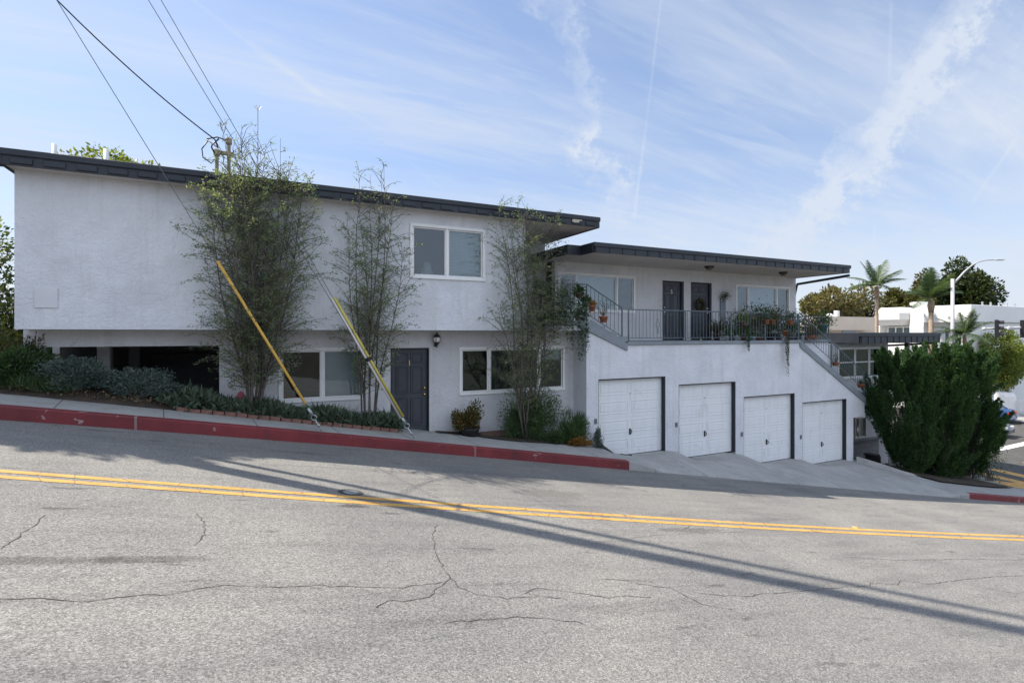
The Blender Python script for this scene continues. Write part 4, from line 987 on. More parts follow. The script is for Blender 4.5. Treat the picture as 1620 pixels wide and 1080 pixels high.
for args in [
 ('tall reddish cordyline on the balcony floor, right of the wreath door', 1134, 13.2, zf, .13, .22, POTB, 'spiky', .62, LBRN, 260),
 ('white pot with a small leafy plant near the wreath door', 1149, 12.6, zf, .075, .14, POTW, 'leafy', .22, LSH, 160),
 ('bushy grey plant in a dark pot behind the white pot', 1158, 13.0, zf, .12, .2, POTG, 'leafy', .65, LGR, 420),
 ('white pot at the second balcony post', 1164, 12.55, zf, .08, .15, POTW, 'leafy', .3, LSH, 170),
 ('variegated yellow-green plant in a brown pot standing on a stand', 1173, 12.6, .22, .10, .16, POTB, 'leafy', .34, LBR, 260),
 ('dark leafy plant in a terracotta pot under the yellow-green plant', 1176, 12.8, zf, .10, .17, TERRA, 'leafy', .36, LSH, 260),
 ('purple-brown bush in a grey pot in the middle of the balcony plants', 1194, 12.9, zf, .15, .26, POTG, 'leafy', .72, LBRN, 520),
 ('small teal pot on the balcony edge', 1187, 12.42, zf, .065, .12, POTT, 'spiky', .16, LGR, 100),
 ('small pale pot beside the teal pot', 1192, 12.45, zf, .06, .13, POTW, 'leafy', .14, LSH, 100),
 ('tall snake plant with upright blades before the white blind', 1212, 13.5, zf, .16, .30, POTG, 'spiky', 1.15, LSH, 420),
 ('broad leafy plant in a pale green pot left of the snake plant', 1204, 13.2, .10, .13, .2, POTW, 'leafy', .75, LSH, 520),
 ('pink-toned small pot on the balcony edge below the snake plant', 1201, 12.42, zf, .07, .12, TERRA, 'leafy', .14, LGR, 100),
 ('tiny terracotta pot next to the pink-toned pot', 1206, 12.42, zf, .055, .10, TERRA, 'spiky', .12, LGR, 80),
 ('dark spreading plant in a black pot at the third balcony post', 1219, 12.9, zf, .15, .24, CABLE, 'leafy', .55, LVI, 380),
 ('thorny twiggy plant in a grey pot before the right pane', 1232, 13.0, zf, .13, .24, POTG, 'twig', .8, LGR, 200),
 ('tall purple-leaved plant right of the window middle', 1226, 13.4, .15, .12, .2, POTB, 'leafy', .55, LBRN, 380),
 ('white cylinder pot low behind the railing', 1237, 12.5, zf, .05, .20, POTW, 'spiky', .15, LGR, 60),
 ('leafy green plant in a grey pot at the top of the stairs', 1252, 12.7, zf, .13, .22, POTG, 'leafy', .45, LVI, 340),
 ('feathery grey plant by the last balcony post', 1258, 13.3, zf, .12, .2, POTB, 'leafy', .75, LGR, 420),
 ('white can pot on the right platform behind the stairs', 1270, 13.05, zf, .06, .15, POTW, 'leafy', .1, LSH, 60),
 ('wide terracotta bowl on the right platform', 1281, 13.1, zf, .17, .16, TERRA, 'leafy', .35, LBRN, 300),
 ('pale terracotta pot beside the wide bowl', 1292, 13.1, zf, .10, .17, simple('pale_terra', (.42, .26, .20), .8, .2, 9), 'leafy', .3, LVI, 220),
 ('tall dark bush in a brown pot on the right platform', 1288, 13.6, zf, .16, .28, POTB, 'leafy', .7, LVI, 480),
 ('reddish shrub in a grey pot behind the right platform railing', 1275, 13.7, zf, .14, .25, POTG, 'leafy', .8, LBRN, 480),
 ('bright green plant in a teal pot at the platform corner', 1302, 13.45, .0, .17, .34, POTT, 'leafy', .5, LSH, 480)]:
    potted(*args[:10], n=args[10])
for args in [
 ('long stringy trailing plant in a red hanging pot below the balcony edge', 1242, 12.13, -.10, .085, .19, TERRA, 'trail', 1.55, LBRN, 700),
 ('shorter trailing plant spilling over the balcony edge', 1180, 12.13, .12, .08, .16, POTB, 'trail', .95, LVI, 600),
 ('terracotta pot clipped to the railing left of the window middle', 1213, 12.14, .30, .085, .15, TERRA, 'leafy', .2, LGR, 140),
 ('terracotta pot clipped to the railing right of the third post', 1223, 12.14, .30, .085, .15, TERRA, 'leafy', .26, LBRN, 160),
 ('large terracotta pot clipped to the railing near the stair top', 1250, 12.14, .28, .105, .18, TERRA, 'leafy', .24, LGR, 160),
 ('green plant in a moss basket hung on the landing railing', 916, 12.12, .95, .10, .13, POTB, 'leafy', .2, LVI, 220),
 ('small green potted plant on the upper post of the short stairs', 927, 12.12, .72, .085, .13, POTG, 'leafy', .16, LVI, 160),
 ('terracotta pot with a red succulent on the short stair railing', 937, 12.12, .60, .095, .16, TERRA, 'spiky', .22, LYE, 140),
 ('round terracotta pot with bare twigs on the short stair railing', 955, 12.12, .30, .12, .17, TERRA, 'twig', .5, LGR, 120),
 ('pale pink pot on the upper landing edge', 914, 12.5, .34, .08, .14, simple('pink_pot', (.50, .30, .26), .8, .2, 9), 'spiky', .2, LSH, 120),
 ('grey pot with a green plant on the upper landing edge', 922, 12.5, .34, .08, .14, POTG, 'leafy', .3, LSH, 200),
 ('small red bowl hung on the long stair railing halfway down', 1322, 12.14, -1.18, .12, .13, TERRA, 'twig', .35, LGR, 100),
 ('small red bowl at the foot of the long stair railing', 1362, 12.2, -2.05, .13, .13, TERRA, 'twig', .2, LGR, 100)]:
    potted(*args[:10], group='potted plants on the railings', n=args[10])
# wall planter and wreath
p = PY(1145, 472, 13.94); w = thing('wall_planter', 'spiky air plant on a grey board on the wall beside the wreath door', 'wall planter', p)
MB().bbox(p.x-.14, p.x+.12, 13.95, 13.995, p.z-.95, p.z, .006).build('board', CONGREY, w)
P = np.array(p)+RNG.normal(size=(240, 3))*np.array([.11, .05, .08])+np.array([0, -.08, .08]); npmesh('foliage', leaves(P, RNG.uniform(.05, .1, 240), .25, .2), 4, LVI, w)
dc = ((D4[0]+.04+D4[1]-.10)/2, YB+.03, PY(1106, 482, YB).z); w = thing('door_wreath', 'round dried leaf wreath hung on the right dark balcony door', 'wreath', dc)
a = RNG.uniform(0, 6.28, 900); rr = .17+RNG.normal(size=900)*.035; P = np.stack([dc[0]+np.cos(a)*rr, dc[1]-.03+RNG.normal(size=900)*.015, dc[2]+np.sin(a)*rr], 1); npmesh('dried_leaves', leaves(P, RNG.uniform(.03, .07, 900), .45, 0), 4, LBRN, w)
MB().tube([(dc[0]+.17*math.cos(t), dc[1]-.025, dc[2]+.17*math.sin(t)) for t in np.linspace(0, 6.283, 25)], .025, 6).build('ring', BARK, w)
# vine spilling over the upper landing
v = thing('trailing_vine', 'dark green vine spilling over the upper landing railing beside the wall corner', 'vine', (7.3, 12.1, .34)); P = []
for i in range(150):
    x = RNG.uniform(6.5, 8.25); z0 = RNG.uniform(.4, 1.45)-(.35 if x > 7.9 else 0); L = RNG.uniform(.2, .95)+(.55 if 7.75 < x < 8.1 and RNG.random() < .5 else 0)
    for k in range(44): f = RNG.random(); P.append((x+RNG.normal()*.035, 12.12-.10*RNG.random()-.05, z0-f*L))
for i in range(2200): P.append((RNG.uniform(6.5, 7.9), RNG.uniform(12.1, 12.9), .35+RNG.random()**1.5*1.15))
npmesh('foliage', leaves(np.array(P), RNG.uniform(.03, .075, len(P)), .42, -.3), 4, LVI, v)
m = MB()
for i in range(24):
    x = RNG.uniform(6.5, 8.1); m.tube([(x, 12.3, .36), (x+RNG.normal()*.1, 12.12, 1.0+RNG.random()*.4), (x+RNG.normal()*.1, 12.05, .5), (x+RNG.normal()*.1, 12.05, .1)], .006, 4)
m.build('stems', BARK, v)

# ------------------------------------------------------------------ junipers
def juniper(label, c, outline, ntip, seed, depth=1.0):
    """outline: [(z, x0, x1)] in metres of world offset; flame shaped sprays"""
    R = np.random.default_rng(seed); root = thing('juniper', label, 'tree', c); VV = []; tk = MB(); zs = [o[0] for o in outline]
    c = np.array(c)
    right = np.array([C_, -S, 0]); fwd = np.array([S, C_, 0])
    right = np.array([.86, -.51, 0]); fwd = np.array([.51, .86, 0])
    for i in range(ntip):
        z = R.uniform(zs[0]+.1, zs[-1]-.5); x0 = np.interp(z, zs, [o[1] for o in outline]); x1 = np.interp(z, zs, [o[2] for o in outline]); hw = (x1-x0)/2*1.0; cx = (x0+x1)/2
        a = R.uniform(0, 6.28); rr = R.uniform(.45, 1.0)**.5
        if i < 22: z = zs[-1]*R.uniform(.55, 1.0); x0 = np.interp(z, zs, [o[1] for o in outline]); x1 = np.interp(z, zs, [o[2] for o in outline]); hw = (x1-x0)/2*.8; cx = (x0+x1)/2; rr = 1.0
        p = c+right*(cx+hw*rr*math.cos(a)*.92)+fwd*(hw*rr*math.sin(a)*depth)+np.array([0, 0, z])
        axis = right*math.cos(a)*.62*rr+fwd*math.sin(a)*.55*rr+np.array([.05, 0, 1])+R.normal(size=3)*.13; axis /= np.linalg.norm(axis)
        L = R.uniform(.5, 1.25); rad = L*R.uniform(.14, .21)
        if i < 22: L = R.uniform(.6, 1.3); rad = L*.10; p[2] = min(p[2], c[2]+zs[-1]-.62*L)
        n = int(330*L/.6)
        t = R.random(n)**.8; an = R.uniform(0, 6.28, n); u1 = np.cross(axis, [1, .2, 0]); u1 /= np.linalg.norm(u1); u2 = np.cross(axis, u1)
        rd = rad*1.15*np.minimum(1, (t+.25)*2.2)*(1-t)**.75*R.uniform(.5, 1.1, n)
        tip_up = 1; off = u1[None]*np.cos(an)[:, None]+u2[None]*np.sin(an)[:, None]
        Q = p+axis[None]*((t-.35)*L)[:, None]+off*rd[:, None]; D = axis[None]*1.1+off*.6
        VV.append(leaves(Q, R.uniform(.05, .12, n), .30, .2, D))
        if i % 3 == 0: tk.tube([c+np.array([R.normal()*.04, R.normal()*.04, .1]), c*.72+p*.28+np.array([0, 0, .1]), c*.3+p*.7], [.035, .02, .006], 5)
    tk.tube([c+np.array([0, 0, -.3]), c+np.array([.05, 0, .5]), c+np.array([.1, 0, 1.6])], [.13, .10, .05], 8)
    tk.build('trunk', BARK, root, True); npmesh('foliage', np.concatenate(VV), 4, LJU, root)
def onw(px, t):
    r = ray(px, 700)*t; return (r.x, r.y, WALKZ(r.x, min(r.y, 13.2)))
juniper('leftmost dark green juniper with a leaning pointed top, beside the low kerb wall', onw(1434, 20.0), [(.15, -.40, .4), (.8, -.6, .9), (1.5, -.85, .9), (2.1, -1.3, .9), (2.6, -1.45, .9), (2.95, -1.2, .8), (3.3, -.85, .7), (3.9, -.75, .35), (4.4, -.5, .1), (4.55, -.45, -.2)], 210, 5)
juniper('tallest dark green juniper in the middle of the corner clump', onw(1488, 20.6), [(.1, -.8, .55), (.8, -.9, .8), (1.8, -1.0, .9), (2.8, -.9, 1.0), (3.8, -.9, .9), (4.5, -.75, .65), (4.9, -.65, .45), (5.15, -.5, .1)], 270, 6)
juniper('rightmost dark green juniper next to the crosswalk', onw(1530, 21.2), [(.1, -.6, .4), (.8, -.7, .75), (1.6, -.7, 1.15), (2.2, -.7, .9), (3.0, -.7, .8), (3.8, -.6, .9), (4.4, -.5, .6), (4.8, -.3, .3), (5.0, 0, .2)], 220, 8)
cb = [onw(px, t) for px, t in ((1375, 20.4), (1430, 19.2), (1490, 18.9), (1545, 19.6), (1560, 21.5), (1480, 22), (1400, 22))]
mb = MB(); mb.prismz([(a, b) for a, b, _ in cb], -5.9, -5.9)
sb = sheet('planting_bed', [float(x) for x in np.arange(21.3, 25.0, .2)], lambda x: [max(YK(x)+1.25, 9.9-.35*(x-21))+k*.35 for k in range(10)], lambda x, y: WALKZ(x, min(y, 13.2))+.05, SOIL); struct(sb)
tag(MB().tube([(25.2, 10.6, ZG(25)+.1), (25.2, 10.6, ZG(25)+.9)], .03, 8).build('post', CABLE), 'short dark post at the foot of the rightmost juniper', 'post')
vt = MB()
for k in range(7):
    a = onw(1560+k*2, 20.5); vt.tube([(a[0], a[1], a[2]), (a[0]+.15*math.sin(k), a[1]+.1, a[2]+.5), (a[0]+.3*math.sin(k*2+1), a[1]+.15, a[2]+1.1+.1*k)], [.02, .015, .006], 5)
tv = vt.build('creeper', BARK); tag(tv, 'leaning woody creeper at the right foot of the junipers', 'plant')
a = onw(1566, 20.5); P = np.array(a)+RNG.normal(size=(500, 3))*np.array([.22, .22, .32])+np.array([0, 0, .65]); npmesh('foliage', leaves(P, RNG.uniform(.05, .1, 500), .45), 4, LVI, tv)

# ------------------------------------------------------------------ beyond the corner
struct(sheet('far_sidewalk', [47.6, 48, 49, 51.5], lambda x: [-20, 0, 10, 20, 30, 45, 80], lambda x, y: ZG(x)+.17, CONC))
zg_far = ZG(47)+.15
def tree(name, label, cat, base, ztop, zcb, rx, n, ls, mat, seed, blobs=22, tr=.25, squash=1.0):
    R = np.random.default_rng(seed); root = thing(name, label, cat, base); b = np.array(base); zc = (ztop+zcb)/2; hz = (ztop-zcb)/2
    B = R.normal(size=(blobs, 3)); B /= np.linalg.norm(B, axis=1)[:, None]; B *= R.uniform(.2, .8, (blobs, 1)); k = R.integers(0, blobs, n)
    d = R.normal(size=(n, 3)); d /= np.linalg.norm(d, axis=1)[:, None]; r = R.uniform(.2, .38, blobs)[k]*R.uniform(.5, 1.1, n); P = (B[k]+d*r[:, None])*np.array([rx, rx*squash, hz])+np.array([b[0], b[1], zc])
    t = MB(); t.tube([b-np.array([0, 0, .3]), (b[0]+.1, b[1], (b[2]+zcb)/2), (b[0], b[1], zc)], [tr, tr*.8, tr*.45], 8)
    for q in B[:12]: e = q*np.array([rx, rx*squash, hz])+np.array([b[0], b[1], zc]); t.tube([(b[0], b[1], zcb*.6+zc*.4), tuple((e+np.array([b[0], b[1], zcb]))/2), tuple(e)], [tr*.45, tr*.25, tr*.08], 5)
    t.build('trunk', BARK, root, True); npmesh('crown', leaves(P, R.uniform(ls*.6, ls*1.3, n), .55, .1, d*.7), 4, mat, root); return root
def gp(px, t, z=None): r = ray(px, 527)*t; return (r.x, r.y, ZG(r.x)-.1 if z is None else z)
tree('broadleaf_tree', 'wide olive-brown tree behind the beige house, right of the apartment roof', 'tree', gp(1318, 72), (527-444)/F*72, -2.5, 5.4, 15000, .48, LFA3, 41)
tree('broadleaf_tree', 'sunlit yellow-green tree between the two tall palms', 'tree', gp(1440, 74), (527-440)/F*74, -2.5, 4.4, 14000, .48, LFA2, 42)
tree('broadleaf_tree', 'largest dark green tree behind the white building and street lamp', 'tree', gp(1512, 80), (527-414)/F*80, -3, 5.6, 22000, .52, LFAR, 43, 30)
tree('broadleaf_tree', 'olive tree crown rising between the palm and the largest dark tree', 'tree', gp(1470, 82), (527-420)/F*82, -2, 3.6, 11000, .46, LFA2, 44)
tree('broadleaf_tree', 'small far tree just left of the first palm trunk', 'tree', gp(1362, 78), (527-462)/F*78, -3, 2.6, 6000, .46, LFAR, 47)
tree('round_tree', 'rounded lime-green street tree behind the traffic signal', 'tree', gp(1592, 42), (527-503)/F*42, -5.2, 2.9, 17000, .17, LBR, 45, 34, .16, .6)
tree('broadleaf_tree', 'feathery yellow-green tree top showing over the upper roof at the left', 'tree', PY(192, 232, 27)[:2]+(-1,) if False else (PY(192, 232, 27).x, 27, 0), PY(192, 230, 27).z, 5.0, 2.1, 5000, .16, LBR, 46, 24)
def palm(label, px, t, pyc, frond, nf, seed, trunk=.17, lean=0):
    b = gp(px, t); zc = (527-pyc)/F*t; R = random.Random(seed); root = thing('palm_tree', label, 'palm tree', b)
    MB().tube([(b[0], b[1], b[2]-.2), (b[0]+lean*.5, b[1], (b[2]+zc)/2), (b[0]+lean, b[1], zc-.5)], [trunk*1.15, trunk, trunk*.95], 10).tube([(b[0]+lean, b[1], zc-1.1), (b[0]+lean, b[1], zc-.55), (b[0]+lean, b[1], zc)], [trunk*1.0, trunk*1.5, trunk*.7], 10).build('trunk', PALMB, root, True)
    for k in range(nf):
        az = k*2.39996+R.uniform(-.2, .2); el = R.uniform(.25, 1.45); L = frond*R.uniform(.85, 1.2); p = Vector((b[0]+lean, b[1], zc-.05)); d = Vector((math.cos(az)*math.cos(el), math.sin(az)*math.cos(el), math.sin(el))); q = [p]; n = 12
        for i in range(n): d = (d+Vector((0, 0, -.055-.05*(1-el/1.4)))).normalized(); q.append(q[-1]+d*L/n)
        V = []
        for i in range(1, n):
            tg = (q[i+1]-q[i-1]).normalized(); sd = tg.cross(Vector((0, 0, 1))).normalized(); ll = L*.30*math.sin(math.pi*min(1, .18+i/n*.8))
            for m_ in range(5):
                o = q[i].lerp(q[i+1], m_/5)
                for s_ in (-1, 1):
                    e = (sd*s_+tg*.55+Vector((0, 0, -.35+R.uniform(-.15, .15)))).normalized()*ll; wv = tg*.018*frond/2
                    V += [o-wv, o+wv, o+e*.6+wv*.9, o+e]
        f = npmesh('frond', np.array([tuple(v) for v in V]), 4, LPA, root)
palm('slender palm left of the white building with its crown against the sky', 1387, 45, 452, 2.3, 15, 1, .14)
palm('stout palm in front of the large dark tree, middle of the three palms', 1473, 42, 472, 2.3, 18, 2, .17)
palm('short young palm with drooping yellow-green fronds before the white building', 1526, 40, 528, 2.0, 18, 3, .10)
# white apartment block across the side street
wb = thing('white_building', 'white flat-roofed two-storey building across the side street', 'building', (52, 24, -6))
zt = 2.28; mb = MB(); mb.box(52.3, 70, 21.9, 29.0, -6.5, 1.9); mb.build('wall', FAR_W, wb)
mb = MB(); mb.bbox(51.4, 70.2, 21.7, 25.1, .9, zt, .03); mb.bbox(50.9, 55, 26.2, 29.0, .7, zt-.0, .5); mb.bbox(51.5, 54, 25.1, 26.2, .0, 1.7, .02)
mb.build('parapet', FAR_W, wb)
mb = MB(); mb.bbox(51.2, 52.3, 22.4, 25.0, -2.4, -1.2, .02); mb.bbox(51.0, 52.3, 26.0, 28.8, -2.0, -.9, .02); mb.bbox(51.6, 52.29, 25.2, 26.0, -6.5, 1.2, .02); mb.bbox(51.5, 52.29, 21.9, 22.35, -6.5, .9, .02); mb.bbox(51.5, 52.29, 28.6, 28.95, -6.5, .7, .02)
mb.build('balcony_parapet', FAR_W, wb)
for (a, b, c, d) in ((26.4, 28.3, -.8, .5), (22.9, 23.9, -.9, .4), (26.2, 26.9, -4.4, -2.4), (27.2, 28.4, -4.4, -2.6), (23, 24.2, -4.6, -3)):
    mb = MB(); mb.box(52.22, 52.298, a, b, c, d); w = mb.build('window', simple('far_glass', (.10, .13, .15), .08, .15, 1, spec=.8), wb)
    f = MB()
    for q in np.linspace(a, b, 4): f.box(52.17, 52.219, q-.04, q+.04, c, d)
    f.box(52.16, 52.219, a, b, d, d+.08); f.build('frame', VINYL, w)
MB().bbox(56, 58, 21.82, 21.898, -4.4, -2.9, .02).build('window', MATS['far_glass'], wb)
MB().lathe([(.55, 0), (.55, .8), (.75, .9), (.75, 1.15), (.5, 1.2)], 14, (57.5, 28.4, zt-.5)).build('chimney', FAR_W, wb)
mb = MB()
for k in range(5): mb.tube([(55+k*1.4, 22.5, zt), (55+k*1.4, 22.5, zt+.35)], .07, 6)
mb.build('roof_vent', GALV, wb)
# beige house behind
bh = thing('beige_house', 'beige flat-roofed house beyond the apartment stairs, left of the white building', 'building', gp(1345, 60)[:2]+(-6,))
r0, r1_ = gp(1305, 60), gp(1392, 64)
dx = Vector((r1_[0]-r0[0], r1_[1]-r0[1], 0)); L = dx.length; dx.normalize(); nr = Vector((-dx.y, dx.x, 0))
def obx(mb, a, b, d0, d1, z0, z1):
    P = [Vector((r0[0], r0[1], 0))+dx*x+nr*y for x, y in ((a, d0), (b, d0), (b, d1), (a, d1))]; return mb.prismz([(p.x, p.y) for p in P], z0, z1)
mb = MB(); obx(mb, -3, L, 0, 8, -6.5, 1.0); obx(mb, -3, L*.70, -1.2, 0, .35, 1.85); obx(mb, L*.70, L+2, -.2, 8, 1.0, 1.6); mb.build('wall', FAR_B, bh)
mb = MB(); obx(mb, L*.30, L*.55, -.06, -.002, -.6, .33); mb.build('window', MATS['far_glass'], bh)
mb = MB(); obx(mb, .2, .6, -1.3, -.9, 1.85, 2.5); mb.build('chimney', FAR_W, bh)
mb = MB(); mb.lathe([(.5, 0), (.45, .2), (.25, .4), (.02, .45)], 12, tuple(Vector((r0[0], r0[1], 1.85))+dx*2.2+nr*1)); mb.build('roof_vent', FAR_W, bh)
# low white wall with pillar, street lamp, signals, cars
wl = thing('garden_wall', 'low white wall with a rounded pillar across the side street', 'wall', (51, 19, -6)); p = gp(1590, 40.5)
MB().bbox(p[0]+.1, p[0]+.3, p[1]-9, p[1]+2.5, -6.3, -5.0, .02).build('wall', FAR_W, wl)
MB().lathe([(.62, -.4), (.62, 1.25), (.5, 1.5), (.02, 1.55)], 16, (p[0], p[1], -6.0)).build('pillar', FAR_W, wl)
lp = gp(1507, 40, zg_far); zt_ = (527-441)/F*40; sl = thing('street_lamp', 'tall galvanised street lamp with a long curved arm above the junipers', 'street lamp', lp); rt = Vector((C_, -S, 0))
P0 = Vector((lp[0], lp[1], 0)); SLM = simple('lamp_grey', (.45, .45, .46), .5, .08, 3)
MB().tube([P0+Vector((0, 0, lp[2]-.1)), P0+Vector((0, 0, zt_))], [.15, .11], 12).build('pole', SLM, sl, True)
arm = [P0+Vector((0, 0, zt_-.35))+rt*.1, P0+rt*.9+Vector((0, 0, zt_+.55)), P0+rt*1.5+Vector((0, 0, zt_+1.05)), P0+rt*2.0+Vector((0, 0, zt_+1.30)), P0+rt*2.5+Vector((0, 0, zt_+1.40)), P0+rt*3.3+Vector((0, 0, zt_+1.42))]
MB().tube(arm, [.08, .065, .055, .05, .045, .04], 8).build('arm', SLM, sl, True)
h0 = arm[-1]; m = MB(); m.tube([h0-rt*.25, h0+rt*.05, h0+rt*.45, h0+rt*.62], [.05, .12, .10, .03], 8); m.v = [(x, y, h0.z+(z-h0.z)*.55) for x, y, z in m.v]; m.build('lamp_head', SLM, sl, True)
# signal mast
sg = PT(1557, 520, 33); e = Vector((sg.x+9.5, sg.y-1.5, sg.z+.25)); ts = thing('signal_mast', 'grey traffic signal mast arm reaching in from the right', 'signal mast', (e.x, e.y, zg_far))
MB().tube([sg, e], [.06, .13], 8).build('arm', SLM, ts, True); MB().tube([(e.x, e.y, zg_far), (e.x, e.y, e.z+.6)], .16, 10).build('pole', SLM, ts, True)
MB().lathe([(.001, -.12), (.1, -.08), (.12, 0), (.1, .08), (.001, .12)], 10, tuple(sg)).build('cap', SLM, ts, True)
q = PT(1598, 519, 33.5); MB().bbox(q.x-.25, q.x+.25, q.y-.1, q.y+.1, q.z-.12, q.z+.12, .06).build('detector', SLM, ts)
def signal(label, px, t):
    c = PT(px, 520, t); root = thing('traffic_signal', label, 'traffic signal', c, 'traffic signals on the mast arm'); fd = Vector((.35, -.94, 0)); sd = Vector((.94, .35, 0))
    b = MB(); b.bbox(-.17, .17, -.10, .10, -.56, .56, .02); b.v = [tuple(c+sd*x+fd*y+Vector((0, 0, z))) for x, y, z in b.v]; b.build('housing', CABLE, root)
    for k in (-1, 0, 1):
        v = MB(); n = 10
        for i in range(n+1):
            a = math.pi*(-.15+1.3*i/n); x, z = .14*math.cos(a), .14*math.sin(a)
            v.v += [tuple(c+sd*x+fd*.10+Vector((0, 0, z+k*.36))), tuple(c+sd*x+fd*.34+Vector((0, 0, z+k*.36)))]
        for i in range(n): v.f.append((2*i, 2*i+1, 2*i+3, 2*i+2))
        v.build('visor', CABLE, root)
        l = MB(); l.lathe([(.001, .012), (.08, .01), (.12, 0)], 12); l.v = [tuple(c+sd*x+fd*(.105+z)+Vector((0, 0, y+k*.36))) for x, y, z in l.v]; l.build('lens', LIGHTG, root)
signal('black three-lens traffic signal in full view left of the lime-green tree', 1577, 33); signal('black traffic signal cut off by the right photo edge', 1617, 34)
def car(label, c, heading, paint):
    """c = ground point, heading = angle of the car's forward direction"""
    root = thing('parked_car' if False else 'car', label, 'car', c); h = Vector((math.cos(heading), math.sin(heading), 0)); sd = Vector((-h.y, h.x, 0)); c = Vector(c)
    def W(x, y, z): return tuple(c+h*x+sd*y+Vector((0, 0, z)))
    low = [(-2.25, .32, .78), (-2.2, .60, .80), (-2.1, .88, .78), (-1.5, .95, .80), (-.5, .93, .84), (.7, .92, .84), (1.6, .84, .80), (2.1, .70, .74), (2.25, .5, .70)]
    b = MB(); n = len(low)
    for x, z, w in low: b.v += [W(x, -w, .25), W(x, -w-.06, .55*z+.1), W(x, -w+.05, z), W(x, w-.05, z), W(x, w+.06, .55*z+.1), W(x, w, .25)]
    for i in range(n-1):
        for j in range(5): b.f.append((i*6+j, i*6+j+1, (i+1)*6+j+1, (i+1)*6+j))
    b.f += [tuple(range(6))[::-1], tuple((n-1)*6+j for j in range(6))]; b.build('body', paint, root, True)
    g = MB(); cab = [(-1.75, .90, .70), (-1.05, 1.38, .56), (.05, 1.42, .56), (.95, .90, .70)]
    for x, z, w in cab: g.v += [W(x, -w, z), W(x, w, z)]
    g.f += [(0, 1, 3, 2), (2, 3, 5, 4), (4, 5, 7, 6)]; g.v += [W(-1.75, -.78, .86), W(-1.75, .78, .86), W(.95, -.78, .86), W(.95, .78, .86)]
    g.f += [(0, 2, 4, 6, 10, 8), (1, 9, 11, 7, 5, 3)]; g.build('windows', CARGLASS, root)
    r = MB(); r.add([W(-1.1, -.58, 1.39), W(-1.1, .58, 1.39), W(.1, .58, 1.44), W(.1, -.58, 1.44), W(-1.1, -.5, 1.45), W(-1.1, .5, 1.45), W(.1, .5, 1.48), W(.1, -.5, 1.48)], [(4, 5, 6, 7), (0, 1, 5, 4), (1, 2, 6, 5), (2, 3, 7, 6), (3, 0, 4, 7)])
    for s_ in (-1, 1): r.tube([W(-1.75, .71*s_, .9), W(-1.05, .57*s_, 1.40), W(.05, .57*s_, 1.44), W(.95, .71*s_, .9)], .035, 5); r.tube([W(-.45, .72*s_, .9), W(-.45, .57*s_, 1.42)], .035, 5)
    r.build('roof', paint, root, True)
    for x in (-1.35, 1.4):
        for s_ in (-1, 1):
            w = MB(); w.lathe([(.20, -.1), (.31, -.1), (.33, -.06), (.33, .06), (.31, .1), (.20, .1)], 18); w.v = [W(x+a, s_*.80+z, .33+y) for a, y, z in w.v]; wo = w.build('wheel', CABLE, root, True)
            k = MB(); k.lathe([(.001, .02), (.18, .015), (.20, -.02)], 14); k.v = [W(x+a, s_*(.905+z*.4), .33+y) for a, y, z in k.v]; k.build('rim', GALV, wo)
    for s_ in (-1, 1):
        t = MB(); t.bbox(-.05, .05, -.2, .2, -.09, .09, .03); t.v = [W(-2.20+x, s_*.60+y, .70+z) for x, y, z in t.v]; t.build('tail_light', simple('red_lens', (.5, .02, .02), .2, .1, 4) if 'red_lens' not in MATS else MATS['red_lens'], root)
        t = MB(); t.bbox(-.06, .06, -.2, .2, -.07, .07, .03); t.v = [W(2.16+x, s_*.55+y, .58+z) for x, y, z in t.v]; t.build('headlight', LIGHTG, root)
zc_ = ZG(42)+.03
p = PT(1538, 668, 38.5); car('blue saloon car on the side street, its rear lamps showing beside the junipers', (p.x, p.y, zc_), math.radians(96), simple('blue_paint', (.02, .06, .20), .25, .05, 1, spec=.7))
p = PT(1524, 688, 33.5); car('dark grey car on the side street, half hidden by the junipers', (p.x, p.y, zc_), math.radians(-84), simple('grey_paint', (.06, .065, .085), .25, .05, 1, spec=.7))
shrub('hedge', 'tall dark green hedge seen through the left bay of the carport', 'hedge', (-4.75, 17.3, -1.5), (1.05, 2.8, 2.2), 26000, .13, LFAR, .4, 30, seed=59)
# neighbours at the left edge and the houses across the street (mirrored in the windows)
tree('broadleaf_tree', 'dense dark green tree at the left edge beyond the building corner', 'tree', (-6.2, 16.5, -1), 2.9, -1.0, 2.3, 9000, .12, LFAR, 51, 26, .16)
tree('broadleaf_tree', 'airy tree with yellow-green top at the left edge behind the dark one', 'tree', (-7.4, 19.5, -.8), 4.3, .5, 2.0, 5000, .13, LBR, 52, 24, .14)
tree('broadleaf_tree', 'unseen tall tree added beyond the uphill end of the building to shade the kerb', 'tree', (-8.8, 15.5, -.4), 11.4, 5.2, 2.3, 12000, .24, LFAR, 57, 30, .2)  # off-frame crown added to cast the shade wedge on the left road
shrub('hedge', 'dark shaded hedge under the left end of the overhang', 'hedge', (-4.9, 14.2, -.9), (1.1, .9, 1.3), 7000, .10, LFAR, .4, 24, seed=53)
oh = thing('opposite_house', 'brown house across the street, mirrored in the windows', 'house', (1, -20, -2)); m = MB(); m.box(-9, 9, -26, -18, -4, 2.2); m.build('wall', simple('brown_siding', (.13, .12, .105), .8, .2, 2), oh)
m = MB(); m.prism([(-9.6, 2.2), (9.6, 2.2), (7.5, 4.0), (-7.5, 4.0)], -26.5, -17.4); m.build('roof', simple('brown_shingle', (.11, .085, .065), .9, .3, 3), oh)
for x in (-6, -1, 4): MB().bbox(x, x+1.8, -17.99, -17.9, -.4, 1.3, .02).build('window', MATS['far_glass'], oh)
tree('broadleaf_tree', 'tree across the street, mirrored in the windows', 'tree', (12.5, -17, -4), 5.5, -1.5, 3.2, 5000, .3, LFA2, 54)

